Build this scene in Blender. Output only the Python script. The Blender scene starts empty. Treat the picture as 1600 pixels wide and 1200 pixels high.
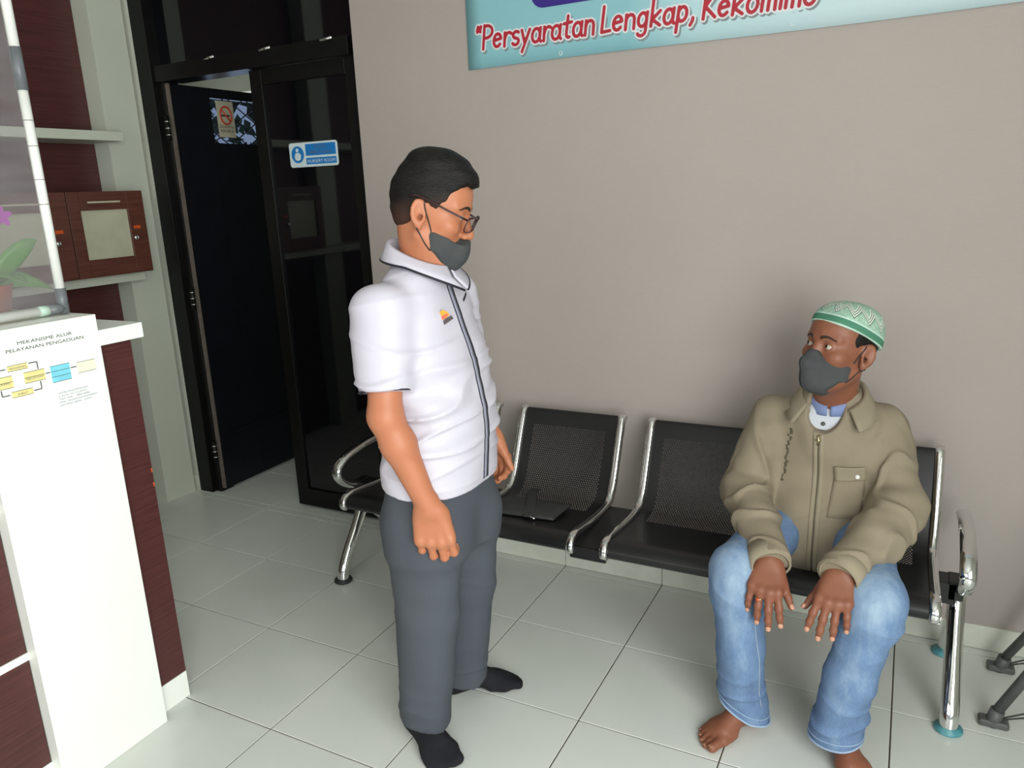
import bpy, bmesh, math, random
import numpy as np
from mathutils import Vector, Matrix

random.seed(7)
SC = bpy.context.scene
COL = SC.collection

# ------------------------------------------------------------------ camera, world, light, exposure
cam_d = bpy.data.cameras.new('camera')
cam = bpy.data.objects.new('camera', cam_d)
COL.objects.link(cam)
cam.location = (1.144152, -2.540163, 1.491209)
cam.rotation_euler = tuple(math.radians(a) for a in (75.617239, 2.337065, 27.128683))
cam_d.sensor_width = 36.0
cam_d.lens = 1190.7152 * 36.0 / 1600.0
cam_d.clip_start = 0.02
SC.camera = cam

world = bpy.data.worlds.new('sky')
SC.world = world
world.use_nodes = True
wb = world.node_tree.nodes['Background']
wb.inputs['Color'].default_value = (0.86, 0.94, 1.0, 1)
wb.inputs['Strength'].default_value = 0.40

def area(name, loc, target, sx, sy, power, color):
    d = bpy.data.lights.new(name, 'AREA')
    d.shape = 'RECTANGLE'; d.size = sx; d.size_y = sy
    d.energy = power; d.color = color
    o = bpy.data.objects.new(name, d); COL.objects.link(o)
    o.location = loc
    o.rotation_euler = (Vector(target) - Vector(loc)).to_track_quat('-Z', 'Y').to_euler()
    return o

# added lamp: daylight from an assumed, unseen entrance on the right, behind the camera
area('assumed_key_light', (2.25, -3.05, 1.45), (-0.7, -1.6, 0.6), 2.2, 2.0, 112, (0.97, 1.0, 0.975))
# unseen soft fill lamp, added behind the camera
area('rear_fill', (-0.6, -5.4, 1.9), (0.2, 0.0, 1.2), 3.2, 1.6, 27, (1.0, 0.965, 0.93))
# lamp added to brighten the room behind the door
area('back_room_fill', (-2.6, 1.24, 1.5), (-1.6, 0.4, 2.4), 1.2, 1.0, 6, (0.96, 1.0, 0.95))

SC.view_settings.view_transform = 'Standard'
SC.view_settings.look = 'None'
SC.view_settings.gamma = 1.0
SC.view_settings.use_curve_mapping = False
SC.view_settings.exposure = 0.15

# ------------------------------------------------------------------ materials
def srgb(r, g, b):
    def f(c):
        c /= 255.0
        return c / 12.92 if c <= 0.04045 else ((c + 0.055) / 1.055) ** 2.4
    return (f(r), f(g), f(b), 1.0)

class Mat:
    """a node material with a principled shader and small helpers"""
    def __init__(s, name, color=(0.5, 0.5, 0.5, 1), rough=0.5, metal=0.0, spec=0.5, **kw):
        s.m = bpy.data.materials.new(name); s.m.use_nodes = True
        s.nt = s.m.node_tree
        s.p = s.nt.nodes['Principled BSDF']
        s.p.inputs['Base Color'].default_value = color
        s.p.inputs['Roughness'].default_value = rough
        s.p.inputs['Metallic'].default_value = metal
        s.p.inputs['Specular IOR Level'].default_value = spec
        for k, v in kw.items():
            s.p.inputs[k.replace('_', ' ')].default_value = v
    def n(s, t, **props):
        nd = s.nt.nodes.new(t)
        for k, v in props.items(): setattr(nd, k, v)
        return nd
    def link(s, a, b): s.nt.links.new(a, b)
    def coords(s, kind='Object'):
        return s.n('ShaderNodeTexCoord').outputs[kind]
    def attr(s, name):
        return s.n('ShaderNodeAttribute', attribute_name=name).outputs['Vector']
    def mapping(s, vec, scale=(1, 1, 1), rot=(0, 0, 0)):
        mp = s.n('ShaderNodeMapping'); mp.inputs['Scale'].default_value = scale; mp.inputs['Rotation'].default_value = rot
        s.link(vec, mp.inputs['Vector']); return mp.outputs['Vector']
    def noise(s, vec, scale, detail=4, rough=0.55):
        nd = s.n('ShaderNodeTexNoise'); nd.inputs['Scale'].default_value = scale
        nd.inputs['Detail'].default_value = detail; nd.inputs['Roughness'].default_value = rough
        s.link(vec, nd.inputs['Vector']); return nd.outputs['Fac']
    def math(s, op, a, b=None, c=None):
        nd = s.n('ShaderNodeMath', operation=op)
        for i, x in enumerate((a, b, c)):
            if x is None: continue
            if isinstance(x, (int, float)): nd.inputs[i].default_value = x
            else: s.link(x, nd.inputs[i])
        return nd.outputs[0]
    def ramp(s, fac, stops, interp='LINEAR'):
        nd = s.n('ShaderNodeValToRGB'); cr = nd.color_ramp; cr.interpolation = interp
        while len(cr.elements) < len(stops): cr.elements.new(0.5)
        for e, (p, c) in zip(cr.elements, stops): e.position = p; e.color = c
        s.link(fac, nd.inputs['Fac']); return nd.outputs['Color']
    def mix(s, fac, a, b):
        nd = s.n('ShaderNodeMix', data_type='RGBA')
        for i, x in ((0, fac), (6, a), (7, b)):
            if isinstance(x, (int, float)): nd.inputs[i].default_value = x
            elif isinstance(x, tuple): nd.inputs[i].default_value = x
            else: s.link(x, nd.inputs[i])
        return nd.outputs[2]
    def sep(s, vec):
        nd = s.n('ShaderNodeSeparateXYZ'); s.link(vec, nd.inputs[0]); return nd.outputs
    def color(s, out): s.link(out, s.p.inputs['Base Color'])
    def bump(s, height, strength=0.2, dist=0.002):
        nd = s.n('ShaderNodeBump'); nd.inputs['Strength'].default_value = strength; nd.inputs['Distance'].default_value = dist
        s.link(height, nd.inputs['Height']); s.link(nd.outputs['Normal'], s.p.inputs['Normal'])

def varied(name, c1, c2, scale, rough, bump=0.0, bscale=None, detail=5, stretch=(1, 1, 1), **kw):
    m = Mat(name, c1, rough, **kw)
    v = m.mapping(m.coords(), stretch)
    m.color(m.ramp(m.noise(v, scale, detail), [(0.3, c1), (0.7, c2)]))
    if bump: m.bump(m.noise(v, bscale or scale * 4, 3), bump)
    return m.m

MT = {}
MT['tile'] = None
def make_tile():
    m = Mat('ceramic tile', srgb(196, 200, 192), 0.22, spec=0.5)
    info = m.n('ShaderNodeObjectInfo')
    geo = m.n('ShaderNodeNewGeometry'); v = geo.outputs['Position']
    base = m.ramp(m.noise(v, 3.0, 3), [(0.3, srgb(208, 213, 206)), (0.7, srgb(217, 220, 214))])
    tint = m.mix(0.06, base, info.outputs['Color'])
    m.color(tint)
    m.p.inputs['Roughness'].default_value = 0.26
    return m.m
MT['tile'] = make_tile()
MT['grout'] = varied('floor grout', srgb(62, 54, 44), srgb(92, 80, 66), 6, 0.9)
MT['rust_grout'] = MT['grout']
def make_wall(name, a, b):
    m = Mat(name, a, 0.62, spec=0.3)
    v = m.coords()
    big = m.ramp(m.noise(v, 1.2, 3), [(0.3, a), (0.7, b)])
    weave = m.noise(m.mapping(v, (40, 40, 420)), 1.0, 3)
    m.color(m.mix(m.math('MULTIPLY', weave, 0.16), big, srgb(120, 110, 100)))
    m.bump(weave, 0.25, 0.001)
    return m.m
MT['wall'] = make_wall('linen wallpaper', srgb(165, 156, 150), srgb(170, 161, 155))
MT['plaster'] = varied('painted plaster', srgb(196, 200, 186), srgb(204, 206, 194), 2, 0.7)
MT['ceiling'] = varied('ceiling board', srgb(214, 214, 208), srgb(222, 222, 216), 2, 0.8)
MT['skirting'] = varied('skirting tile', srgb(196, 200, 186), srgb(214, 215, 204), 9, 0.3)
MT['white_board'] = varied('white laminate', srgb(240, 243, 235), srgb(243, 245, 238), 3, 0.38)
MT['dull_white'] = varied('off white laminate', srgb(196, 202, 186), srgb(202, 207, 192), 3, 0.45)
def make_hpl():
    m = Mat('maroon wood laminate', srgb(74, 34, 34), 0.42)
    v = m.coords()
    g = m.noise(m.mapping(v, (60, 4, 130)), 1.0, 4)
    m.color(m.ramp(g, [(0.3, srgb(66, 31, 30)), (0.7, srgb(86, 45, 43))]))
    m.bump(g, 0.12, 0.001)
    return m.m
MT['maroon'] = make_hpl()
def make_boxwood():
    m = Mat('brown wood laminate', srgb(96, 52, 40), 0.4)
    v = m.coords()
    g = m.noise(m.mapping(v, (40, 6, 90)), 1.0, 4)
    m.color(m.ramp(g, [(0.3, srgb(78, 42, 33)), (0.7, srgb(98, 57, 45))]))
    return m.m
MT['boxwood'] = make_boxwood()
MT['black_alu'] = varied('black powder coat', (0.004, 0.004, 0.004, 1), (0.006, 0.006, 0.006, 1), 12, 0.34, spec=0.22)
MT['black_glass'] = Mat('dark tinted glass', (0.0025, 0.0028, 0.004, 1), 0.04, spec=0.5).m
MT['leaf_black'] = varied('black door board', (0.003, 0.0035, 0.006, 1), (0.005, 0.0055, 0.009, 1), 7, 0.4, spec=0.3)
MT['strip_grey'] = varied('plain grey strip', srgb(96, 86, 78), srgb(110, 100, 92), 20, 0.6)
MT['seat_black'] = varied('black powder coated steel', (0.008, 0.008, 0.009, 1), (0.011, 0.011, 0.011, 1), 30, 0.33, spec=0.4)
def make_chrome():
    m = Mat('polished chrome', (0.78, 0.78, 0.77, 1), 0.09, 1.0)
    m.link(m.ramp(m.noise(m.coords(), 40, 4), [(0.4, (.06, .06, .06, 1)), (0.8, (.14, .14, .14, 1))]), m.p.inputs['Roughness'])
    return m.m
MT['chrome'] = make_chrome()
MT['teal_foot'] = varied('teal film on foot', srgb(60, 128, 140), srgb(98, 160, 166), 60, 0.45)
MT['rubber'] = varied('dark rubber', (0.02, 0.02, 0.02, 1), (0.03, 0.03, 0.03, 1), 30, 0.6)
MT['stand_grey'] = varied('dark grey metal', srgb(74, 76, 74), srgb(86, 88, 85), 30, 0.5)
MT['pvc'] = varied('white pvc tube', srgb(226, 228, 222), srgb(234, 235, 230), 30, 0.35)
MT['grey_pvc'] = varied('grey pipe joint', srgb(98, 102, 106), srgb(112, 116, 119), 30, 0.4)
MT['green_tape'] = varied('pale green tape', srgb(176, 205, 188), srgb(190, 214, 198), 30, 0.5)
def make_clear():
    m = Mat('clear film sheet', (0.9, 0.9, 0.92, 1), 0.05)
    m.p.inputs['Alpha'].default_value = 1.0
    tr = m.n('ShaderNodeBsdfTransparent')
    gl = m.n('ShaderNodeBsdfPrincipled')
    gl.inputs['Base Color'].default_value = (0.36, 0.34, 0.35, 1); gl.inputs['Roughness'].default_value = 0.25
    mx = m.n('ShaderNodeMixShader')
    hz = m.ramp(m.noise(m.mapping(m.coords(), (1, 1, 3)), 5, 3), [(0.3, (.15, .15, .15, 1)), (0.75, (.28, .28, .28, 1))])
    m.link(hz, mx.inputs[0]); m.link(tr.outputs[0], mx.inputs[1]); m.link(gl.outputs[0], mx.inputs[2])
    m.link(mx.outputs[0], m.nt.nodes['Material Output'].inputs['Surface'])
    return m.m
MT['film'] = make_clear()
def make_pane(name, tint, refl):
    m = Mat(name, tint, 0.03)
    tr = m.n('ShaderNodeBsdfTransparent'); tr.inputs['Color'].default_value = tint
    gl = m.n('ShaderNodeBsdfGlossy'); gl.inputs['Roughness'].default_value = 0.03
    mx = m.n('ShaderNodeMixShader'); mx.inputs[0].default_value = refl
    m.link(tr.outputs[0], mx.inputs[1]); m.link(gl.outputs[0], mx.inputs[2])
    m.link(mx.outputs[0], m.nt.nodes['Material Output'].inputs['Surface'])
    return m.m
MT['pane'] = make_pane('window pane', (0.66, 0.74, 0.90, 1), 0.05)
MT['lens'] = make_pane('spectacle lens', (0.80, 0.74, 0.70, 1), 0.08)
MT['frosted'] = varied('frosted box pane', srgb(176, 176, 150), srgb(190, 190, 168), 10, 0.3)
def flat(name, rgb, rough=0.5, **kw):
    m = Mat(name, srgb(*rgb), rough, **kw)
    v = m.coords()
    c = srgb(*rgb); d = tuple(x * 0.9 for x in c[:3]) + (1,)
    m.color(m.ramp(m.noise(v, 30, 3), [(0.3, d), (0.6, c)]))
    return m.m
MT['ink'] = flat('black ink', (38, 38, 40))
MT['ink_soft'] = flat('grey ink', (96, 98, 110))
MT['ink_blue'] = flat('blue grey ink', (110, 112, 150))
MT['yellow'] = flat('yellow print', (232, 220, 150))
MT['cream'] = flat('cream print', (244, 242, 214))
MT['cyan'] = flat('cyan print', (130, 212, 232))
MT['paper'] = flat('white paper', (238, 242, 234))
MT['red_print'] = flat('red print', (170, 20, 42), 0.4)
MT['white_print'] = flat('white print', (214, 214, 218), 0.4)
MT['shadow_print'] = flat('grey print', (120, 132, 134), 0.4)
MT['purple_print'] = flat('purple print', (44, 20, 124), 0.4)
MT['sign_blue'] = flat('blue print', (20, 118, 190), 0.3)
MT['sign_white'] = flat('white sticker', (206, 220, 222), 0.3)
MT['sign_cream'] = flat('cream sticker', (190, 184, 160), 0.4)
MT['red_ring'] = flat('red ring print', (196, 70, 50), 0.4)
MT['orange'] = flat('orange sticker', (206, 84, 30), 0.5)
MT['petal'] = flat('magenta petal', (190, 60, 190), 0.5)
MT['leaf'] = varied('glossy green leaf', srgb(70, 132, 44), srgb(96, 158, 62), 20, 0.35)
MT['pot'] = flat('terracotta pot', (168, 82, 44), 0.6)
MT['stem'] = flat('brown green stem', (84, 92, 52), 0.6)
MT['foliage'] = varied('far foliage', srgb(30, 42, 28), srgb(52, 66, 42), 6, 0.8)
def make_banner():
    m = Mat('vinyl banner', srgb(158, 196, 202), 0.35, spec=0.4)
    x = m.sep(m.coords())
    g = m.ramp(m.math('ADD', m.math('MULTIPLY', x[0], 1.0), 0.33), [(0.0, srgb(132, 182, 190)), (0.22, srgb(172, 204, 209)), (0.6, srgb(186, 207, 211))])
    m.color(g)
    m.bump(m.noise(m.coords(), 6, 3), 0.1, 0.01)
    return m.m
MT['banner'] = make_banner()
def make_poster():
    m = Mat('poster paper', srgb(241, 244, 236), 0.4)
    x = m.sep(m.coords())
    dy = m.math('SUBTRACT', x[1], -1.345); dz = m.math('SUBTRACT', x[2], 1.18)
    r = m.math('SQRT', m.math('ADD', m.math('MULTIPLY', dy, dy), m.math('MULTIPLY', m.math('MULTIPLY', dz, dz), 0.6)))
    m.color(m.ramp(r, [(0.0, srgb(206, 240, 204)), (0.075, srgb(240, 244, 236))]))
    return m.m
MT['poster'] = make_poster()

# ------------------------------------------------------------------ mesh helpers
def link_mesh(name, verts, faces, mat, parent=None, smooth=False, loc=(0, 0, 0)):
    me = bpy.data.meshes.new(name)
    me.from_pydata([tuple(v) for v in verts], [], [tuple(f) for f in faces])
    me.update()
    if mat: me.materials.append(mat)
    if smooth: me.shade_smooth()
    o = bpy.data.objects.new(name, me); COL.objects.link(o)
    o.location = loc
    if parent is not None: o.parent = parent
    return o

def link_bm(name, bm, mat, parent=None, smooth=False, loc=(0, 0, 0)):
    bmesh.ops.recalc_face_normals(bm, faces=bm.faces)
    me = bpy.data.meshes.new(name); bm.to_mesh(me); bm.free()
    if mat: me.materials.append(mat)
    if smooth: me.shade_smooth()
    o = bpy.data.objects.new(name, me); COL.objects.link(o)
    o.location = loc
    if parent is not None: o.parent = parent
    return o

def empty(name, loc=(0, 0, 0)):
    o = bpy.data.objects.new(name, None); COL.objects.link(o); o.location = loc
    o.empty_display_size = 0.1
    return o

def tag(o, label=None, cat=None, group=None, kind=None):
    if label: o['label'] = label
    if cat: o['category'] = cat
    if group: o['group'] = group
    if kind: o['kind'] = kind
    return o

def rel(parent, pts):
    if parent is None: return [Vector(p) for p in pts]
    off = Vector(parent.location) if parent.parent is None else Vector(parent.parent.location) if parent.parent.parent is None else Vector(parent.parent.parent.location)
    return [Vector(p) - off for p in pts]

def box(name, lo, hi, mat, parent=None, bevel=0.0, seg=1):
    """axis aligned box given in world coordinates"""
    lo, hi = rel(parent, [lo, hi])
    bm = bmesh.new()
    bmesh.ops.create_cube(bm, size=1.0)
    for v in bm.verts:
        for i in range(3):
            v.co[i] = lo[i] if v.co[i] < 0 else hi[i]
    if bevel:
        bmesh.ops.bevel(bm, geom=list(bm.edges), offset=bevel, segments=seg, affect='EDGES', profile=0.7)
    return link_bm(name, bm, mat, parent)

def tube_geo(path, radius, seg=12, flat_axis=None, ratio=1.0, closed=False):
    """swept tube: verts, faces; radius may be a list; ratio squashes the second axis"""
    P = [Vector(p) for p in path]; n = len(P)
    R = radius if isinstance(radius, (list, tuple)) else [radius] * n
    verts, faces = [], []
    up = Vector(flat_axis) if flat_axis is not None else None
    prev = None
    for i in range(n):
        if closed: t = (P[(i + 1) % n] - P[i - 1])
        else: t = P[min(i + 1, n - 1)] - P[max(i - 1, 0)]
        t.normalize()
        if up is not None: a = up - t * up.dot(t)
        elif prev is None:
            h = Vector((0, 0, 1)) if abs(t.z) < 0.9 else Vector((1, 0, 0))
            a = h - t * h.dot(t)
        else: a = prev - t * prev.dot(t)
        a.normalize(); prev = a
        b = t.cross(a)
        for k in range(seg):
            an = 2 * math.pi * k / seg
            verts.append(P[i] + a * (math.cos(an) * R[i]) + b * (math.sin(an) * R[i] * ratio))
    m = n if closed else n - 1
    for i in range(m):
        j = (i + 1) % n
        for k in range(seg):
            l = (k + 1) % seg
            faces.append((i * seg + k, i * seg + l, j * seg + l, j * seg + k))
    if not closed:
        faces.append(tuple(range(seg - 1, -1, -1)))
        faces.append(tuple((n - 1) * seg + k for k in range(seg)))
    return verts, faces

def tube(name, path, radius, mat, parent=None, **kw):
    v, f = tube_geo(rel(parent, path), radius, **kw)
    return link_mesh(name, v, f, mat, parent, smooth=True)

def smooth_path(pts, sub=6):
    """Catmull-Rom through points"""
    P = [np.array(p, float) for p in pts]
    out = []
    for i in range(len(P) - 1):
        p0 = P[max(i - 1, 0)]; p1 = P[i]; p2 = P[i + 1]; p3 = P[min(i + 2, len(P) - 1)]
        for k in range(sub):
            t = k / sub
            out.append(0.5 * ((2 * p1) + (-p0 + p2) * t + (2 * p0 - 5 * p1 + 4 * p2 - p3) * t * t + (-p0 + 3 * p1 - 3 * p2 + p3) * t ** 3))
    out.append(P[-1])
    return [tuple(p) for p in out]

def lathe(name, prof, mat, parent=None, center=(0, 0, 0), seg=20):
    """profile (r, z) swung round the vertical through center"""
    c = rel(parent, [center])[0]
    verts, faces = [], []
    for r, z in prof:
        for k in range(seg):
            a = 2 * math.pi * k / seg
            verts.append((c.x + r * math.cos(a), c.y + r * math.sin(a), c.z + z))
    for i in range(len(prof) - 1):
        for k in range(seg):
            l = (k + 1) % seg
            faces.append((i * seg + k, i * seg + l, (i + 1) * seg + l, (i + 1) * seg + k))
    faces.append(tuple(range(seg - 1, -1, -1)))
    faces.append(tuple((len(prof) - 1) * seg + k for k in range(seg)))
    return link_mesh(name, verts, faces, mat, parent, smooth=True)

def poly(name, outline, thick_vec, mat, parent=None):
    """flat outline with thickness"""
    P = rel(parent, outline); t = Vector(thick_vec); n = len(P)
    verts = P + [p + t for p in P]
    faces = [tuple(range(n)), tuple(range(2 * n - 1, n - 1, -1))]
    faces += [(i, i + n, (i + 1) % n + n, (i + 1) % n) for i in range(n)]
    bm = bmesh.new()
    bv = [bm.verts.new(v) for v in verts]
    for f in faces: bm.faces.new([bv[i] for i in f])
    return link_bm(name, bm, mat, parent)

def text_obj(name, body, size, origin, xdir, ydir, mat, parent=None, align='LEFT', lift=0.0006, width=None, bold=0.0, shear=0.0):
    cu = bpy.data.curves.new(name + '_curve', 'FONT')
    cu.body = body; cu.size = size; cu.align_x = align; cu.offset = bold; cu.shear = shear
    ob = bpy.data.objects.new(name + '_tmp', cu); COL.objects.link(ob)
    bpy.context.view_layer.update()
    me = bpy.data.meshes.new_from_object(ob.evaluated_get(bpy.context.evaluated_depsgraph_get()))
    bpy.data.objects.remove(ob); bpy.data.curves.remove(cu)
    X = Vector(xdir); Y = Vector(ydir); Nn = X.cross(Y)
    xs = [v.co.x for v in me.vertices]
    k = 1.0
    if width and xs: k = width / (max(xs) - min(xs))
    O = rel(parent, [origin])[0]
    for v in me.vertices:
        c = v.co.copy(); v.co = O + X * (c.x * k) + Y * c.y + Nn * lift
    me.materials.clear(); me.materials.append(mat)
    o = bpy.data.objects.new(name, me); COL.objects.link(o)
    if parent is not None: o.parent = parent
    return o

F32 = np.float32
def np_mesh(name, V, F, mat, parent, attrs=None, smooth=True):
    me = bpy.data.meshes.new(name)
    off = np.array(rel(parent, [(0, 0, 0)])[0]) if parent is not None else np.zeros(3)
    V2 = (V + off).astype(F32)
    me.vertices.add(len(V2)); me.vertices.foreach_set('co', V2.ravel())
    me.loops.add(F.size); me.loops.foreach_set('vertex_index', F.ravel().astype(np.int32))
    me.polygons.add(len(F)); me.polygons.foreach_set('loop_start', (np.arange(len(F)) * F.shape[1]).astype(np.int32))
    me.polygons.foreach_set('loop_total', np.full(len(F), F.shape[1], np.int32))
    me.update(calc_edges=True); me.validate()
    for k, A in (attrs or {}).items():
        at = me.attributes.new(k, 'FLOAT_VECTOR', 'POINT'); at.data.foreach_set('vector', A.astype(F32).ravel())
    me.materials.append(mat)
    if smooth: me.shade_smooth()
    o = bpy.data.objects.new(name, me); COL.objects.link(o)
    if parent is not None: o.parent = parent
    return o

# ------------------------------------------------------------------ the room
WY = 0.046                                   # face of the back wall
T = 0.4
floor = box('floor', (-3.4, -6.5, -0.12), (3.2, 1.4, -0.0025), MT['grout']); tag(floor, kind='structure')
tile_cache = {}
def floor_tile(x0, x1, y0, y1):
    key = (round(x1 - x0, 3), round(y1 - y0, 3))
    g = 0.0019
    if key not in tile_cache:
        w, d = key
        bm = bmesh.new(); bmesh.ops.create_cube(bm, size=1.0)
        for v in bm.verts:
            v.co = Vector(((w / 2 - g) * (1 if v.co.x > 0 else -1), (d / 2 - g) * (1 if v.co.y > 0 else -1), 0.0 if v.co.z > 0 else -0.006))
        bmesh.ops.bevel(bm, geom=[e for e in bm.edges if all(v.co.z > -0.001 for v in e.verts)], offset=0.0009, segments=1, affect='EDGES')
        bmesh.ops.recalc_face_normals(bm, faces=bm.faces)
        me = bpy.data.meshes.new('tile'); bm.to_mesh(me); bm.free(); me.materials.append(MT['tile'])
        tile_cache[key] = me
    o = bpy.data.objects.new('tile', tile_cache[key]); COL.objects.link(o)
    o.location = ((x0 + x1) / 2, (y0 + y1) / 2, random.uniform(-0.0003, 0.0002)); o.parent = floor
    c = random.uniform(0.5, 0.85); o.color = (c, c, c * 0.98, 1)
for i in range(-8, 6):
    for j in range(-9, 0):
        floor_tile(i * T, (i + 1) * T, j * T, (j + 1) * T)
    floor_tile(i * T, (i + 1) * T, 0, WY)
for i in range(-6, -2):
    floor_tile(i * T, (i + 1) * T, WY, T); floor_tile(i * T, (i + 1) * T, T, 2 * T); floor_tile(i * T, (i + 1) * T, 2 * T, 3 * T)

tag(box('wall_back', (-0.855, WY, -0.0), (3.0, WY + 0.16, 2.9), MT['wall']), kind='structure')
tag(box('wall_back_corner', (-3.2, WY + 0.02, 0), (-2.125, WY + 0.16, 2.9), MT['plaster']), kind='structure')
tag(box('wall_back_upper', (-2.125, WY + 0.02, 2.72), (-0.855, WY + 0.16, 2.9), MT['plaster']), kind='structure')
tag(box('wall_left', (-2.42, -6.4, 0), (-2.29, WY + 0.02, 2.9), MT['plaster']), kind='structure')
tag(box('light_blocker_right', (2.30, -1.85, 0), (2.45, WY, 2.9), MT['plaster']), kind='structure')  # unseen wall added to block light and darken the back wall's right end
tag(box('ceiling', (-3.2, -6.4, 2.9), (3.0, 1.4, 3.0), MT['ceiling']), kind='structure')
# the room behind the door: its far wall has a window on to the yard
far = tag(empty('wall_far', (-2, 1.3, 0)), kind='structure')
box('wall_panel', (-3.4, 1.3, 2.16), (0.2, 1.4, 2.9), MT['plaster'], far)
box('wall_panel', (-3.4, 1.3, 0), (0.2, 1.4, 0.9), MT['plaster'], far)
box('wall_panel', (-1.9, 1.3, 0.9), (0.2, 1.4, 2.16), MT['plaster'], far)
tag(box('wall_far_left', (-3.4, 0.21, 0), (-3.3, 1.3, 2.9), MT['plaster']), kind='structure')
tag(box('wall_far_right', (0.2, 0.21, 0), (0.3, 1.4, 2.9), MT['plaster']), kind='structure')
tr = tag(empty('tree', (-4.6, 3.6, 0)), 'dark leafy tree in the yard seen through the door pane', 'tree')
rt = random.Random(3)
lv, lf = [], []
for k in range(700):
    a = rt.uniform(0, 6.283); r = 1.05 * rt.random() ** 0.5; z = rt.uniform(1.0, 2.75)
    c = Vector((r * math.cos(a), r * math.sin(a), z)) + Vector((-1.6, 0, -0.1))
    d1 = Vector((rt.uniform(-1, 1), rt.uniform(-1, 1), rt.uniform(-1, 1))).normalized() * 0.11
    d2 = d1.orthogonal().normalized() * 0.05
    b = len(lv); lv += [c - d1, c + d2, c + d1, c - d2]; lf.append((b, b + 1, b + 2, b + 3))
fo = link_mesh('foliage', lv, lf, MT['foliage'], tr); fo['kind'] = 'stuff'
tube('trunk', [(-6.2, 3.6, 0), (-6.2, 3.62, 0.9), (-6.1, 3.6, 1.7)], [0.12, 0.1, 0.05], MT['stem'], tr)

# skirting along the back wall
base = tag(empty('baseboard_back', (0, WY, 0)), kind='structure')
x = -0.8
box('tile', (-0.853, WY - 0.010, 0.001), (-0.802, WY + 0.001, 0.082), MT['skirting'], base)
for i in range(-2, 6):
    box('tile', (i * T + 0.001, WY - 0.010, 0.001), ((i + 1) * T - 0.001, WY + 0.001, 0.082 + random.uniform(-.001, .001)), MT['skirting'], base, bevel=0.0015)
base2 = tag(empty('baseboard_corner', (-2.17, WY, 0)), kind='structure')
box('tile', (-2.22, WY + 0.012, 0.001), (-2.126, WY + 0.021, 0.082), MT['skirting'], base2)

# ------------------------------------------------------------------ black double door
d1 = tag(empty('door_1', (-1.5, 0.1, 0)), kind='structure')
box('jamb', (-2.125, 0.06, 0), (-2.035, 0.20, 2.72), MT['black_alu'], d1, bevel=0.0006)
box('jamb', (-2.035, 0.085, 0), (-1.995, 0.17, 2.035), MT['black_alu'], d1, bevel=0.0006)
box('jamb', (-0.90, 0.10, 0), (-0.852, 0.20, 2.72), MT['black_alu'], d1, bevel=0.0006)
box('lintel', (-2.04, 0.07, 2.035), (-0.90, 0.18, 2.105), MT['black_alu'], d1, bevel=0.0006)
box('transom_pane', (-2.04, 0.12, 2.105), (-0.90, 0.128, 2.72), MT['black_glass'], d1)
for hx in (-1.66, -1.33, -1.0):
    tube('glazing_clip', [(hx - 0.03, 0.066, 2.098), (hx + 0.03, 0.066, 2.104)], 0.006, MT['chrome'], d1, seg=8)
for hz in (0.23, 1.03, 1.83):
    h = tube('hinge', [(-1.992, 0.075, hz - 0.055), (-1.992, 0.075, hz + 0.055)], 0.011, MT['black_alu'], d1, seg=10)
    for q in (-0.03, 0.0, 0.03):
        tube('knuckle_ring', [(-1.992, 0.075, hz + q - 0.002), (-1.992, 0.075, hz + q + 0.002)], 0.0125, MT['chrome'], h, seg=10)
# fixed right leaf
d2 = tag(empty('door_2', (-1.18, 0.12, 0)), kind='structure')
box('stile', (-1.47, 0.10, 0.012), (-1.405, 0.145, 2.032), MT['black_alu'], d2, bevel=0.0006)
box('stile', (-0.95, 0.10, 0.012), (-0.90, 0.145, 2.032), MT['black_alu'], d2, bevel=0.0006)
box('rail', (-1.405, 0.10, 0.012), (-0.95, 0.145, 0.10), MT['black_alu'], d2, bevel=0.0006)
box('rail', (-1.405, 0.10, 1.97), (-0.95, 0.145, 2.032), MT['black_alu'], d2, bevel=0.0006)
box('pane', (-1.405, 0.112, 0.10), (-0.95, 0.12, 1.97), MT['black_glass'], d2)
# open left leaf, folded back into the room behind
d3 = tag(empty('door_3', (-1.985, 0.12, 0)), kind='structure')
LX0, LX1 = -2.02, -1.982
box('gap_light_strip', (LX0 - 0.004, 0.092, 0.02), (LX1 + 0.004, 0.104, 2.03), MT['strip_grey'], d3)  # grey strip painted as the lit room wall glimpsed through the hinge gap
WZ0, WZ1, WYa, WYb = 1.772, 1.985, 0.335, 0.67
box('stile', (LX0, 0.104, 0.012), (LX1, WYa, 2.03), MT['leaf_black'], d3, bevel=0.0006)
box('stile', (LX0, WYb, 0.012), (LX1, 0.76, 2.03), MT['leaf_black'], d3, bevel=0.0006)
box('rail', (LX0, WYa, WZ1), (LX1, WYb, 2.03), MT['leaf_black'], d3)
box('lower_board', (LX0, WYa, 0.012), (LX1, WYb, WZ0), MT['leaf_black'], d3)
box('mid_rail', (LX1, 0.15, 0.30), (LX1 + 0.006, 0.72, 0.312), MT['leaf_black'], d3)
box('pane', (LX0 + 0.012, WYa, WZ0), (LX0 + 0.018, WYb, WZ1), MT['pane'], d3)
xm = LX0 + 0.028
def clip_bar(y0, z0, dy, dz):
    ts = []
    for t in np.linspace(0, 1, 200):
        y = y0 + dy * t; z = z0 + dz * t
        if WYa <= y <= WYb and WZ0 <= z <= WZ1: ts.append((y, z))
    return (ts[0], ts[-1]) if len(ts) > 12 else None
for k in range(-3, 5):
    for s in (1, -1):
        y0 = WYa + k * 0.125
        r = clip_bar(y0, WZ0 if s > 0 else WZ1, 0.42, s * 0.42 * 0.62)
        if r:
            tube('grille_bar', [(xm, *r[0]), (xm, *r[1])], 0.0035, MT['black_alu'], d3, seg=6)
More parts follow.
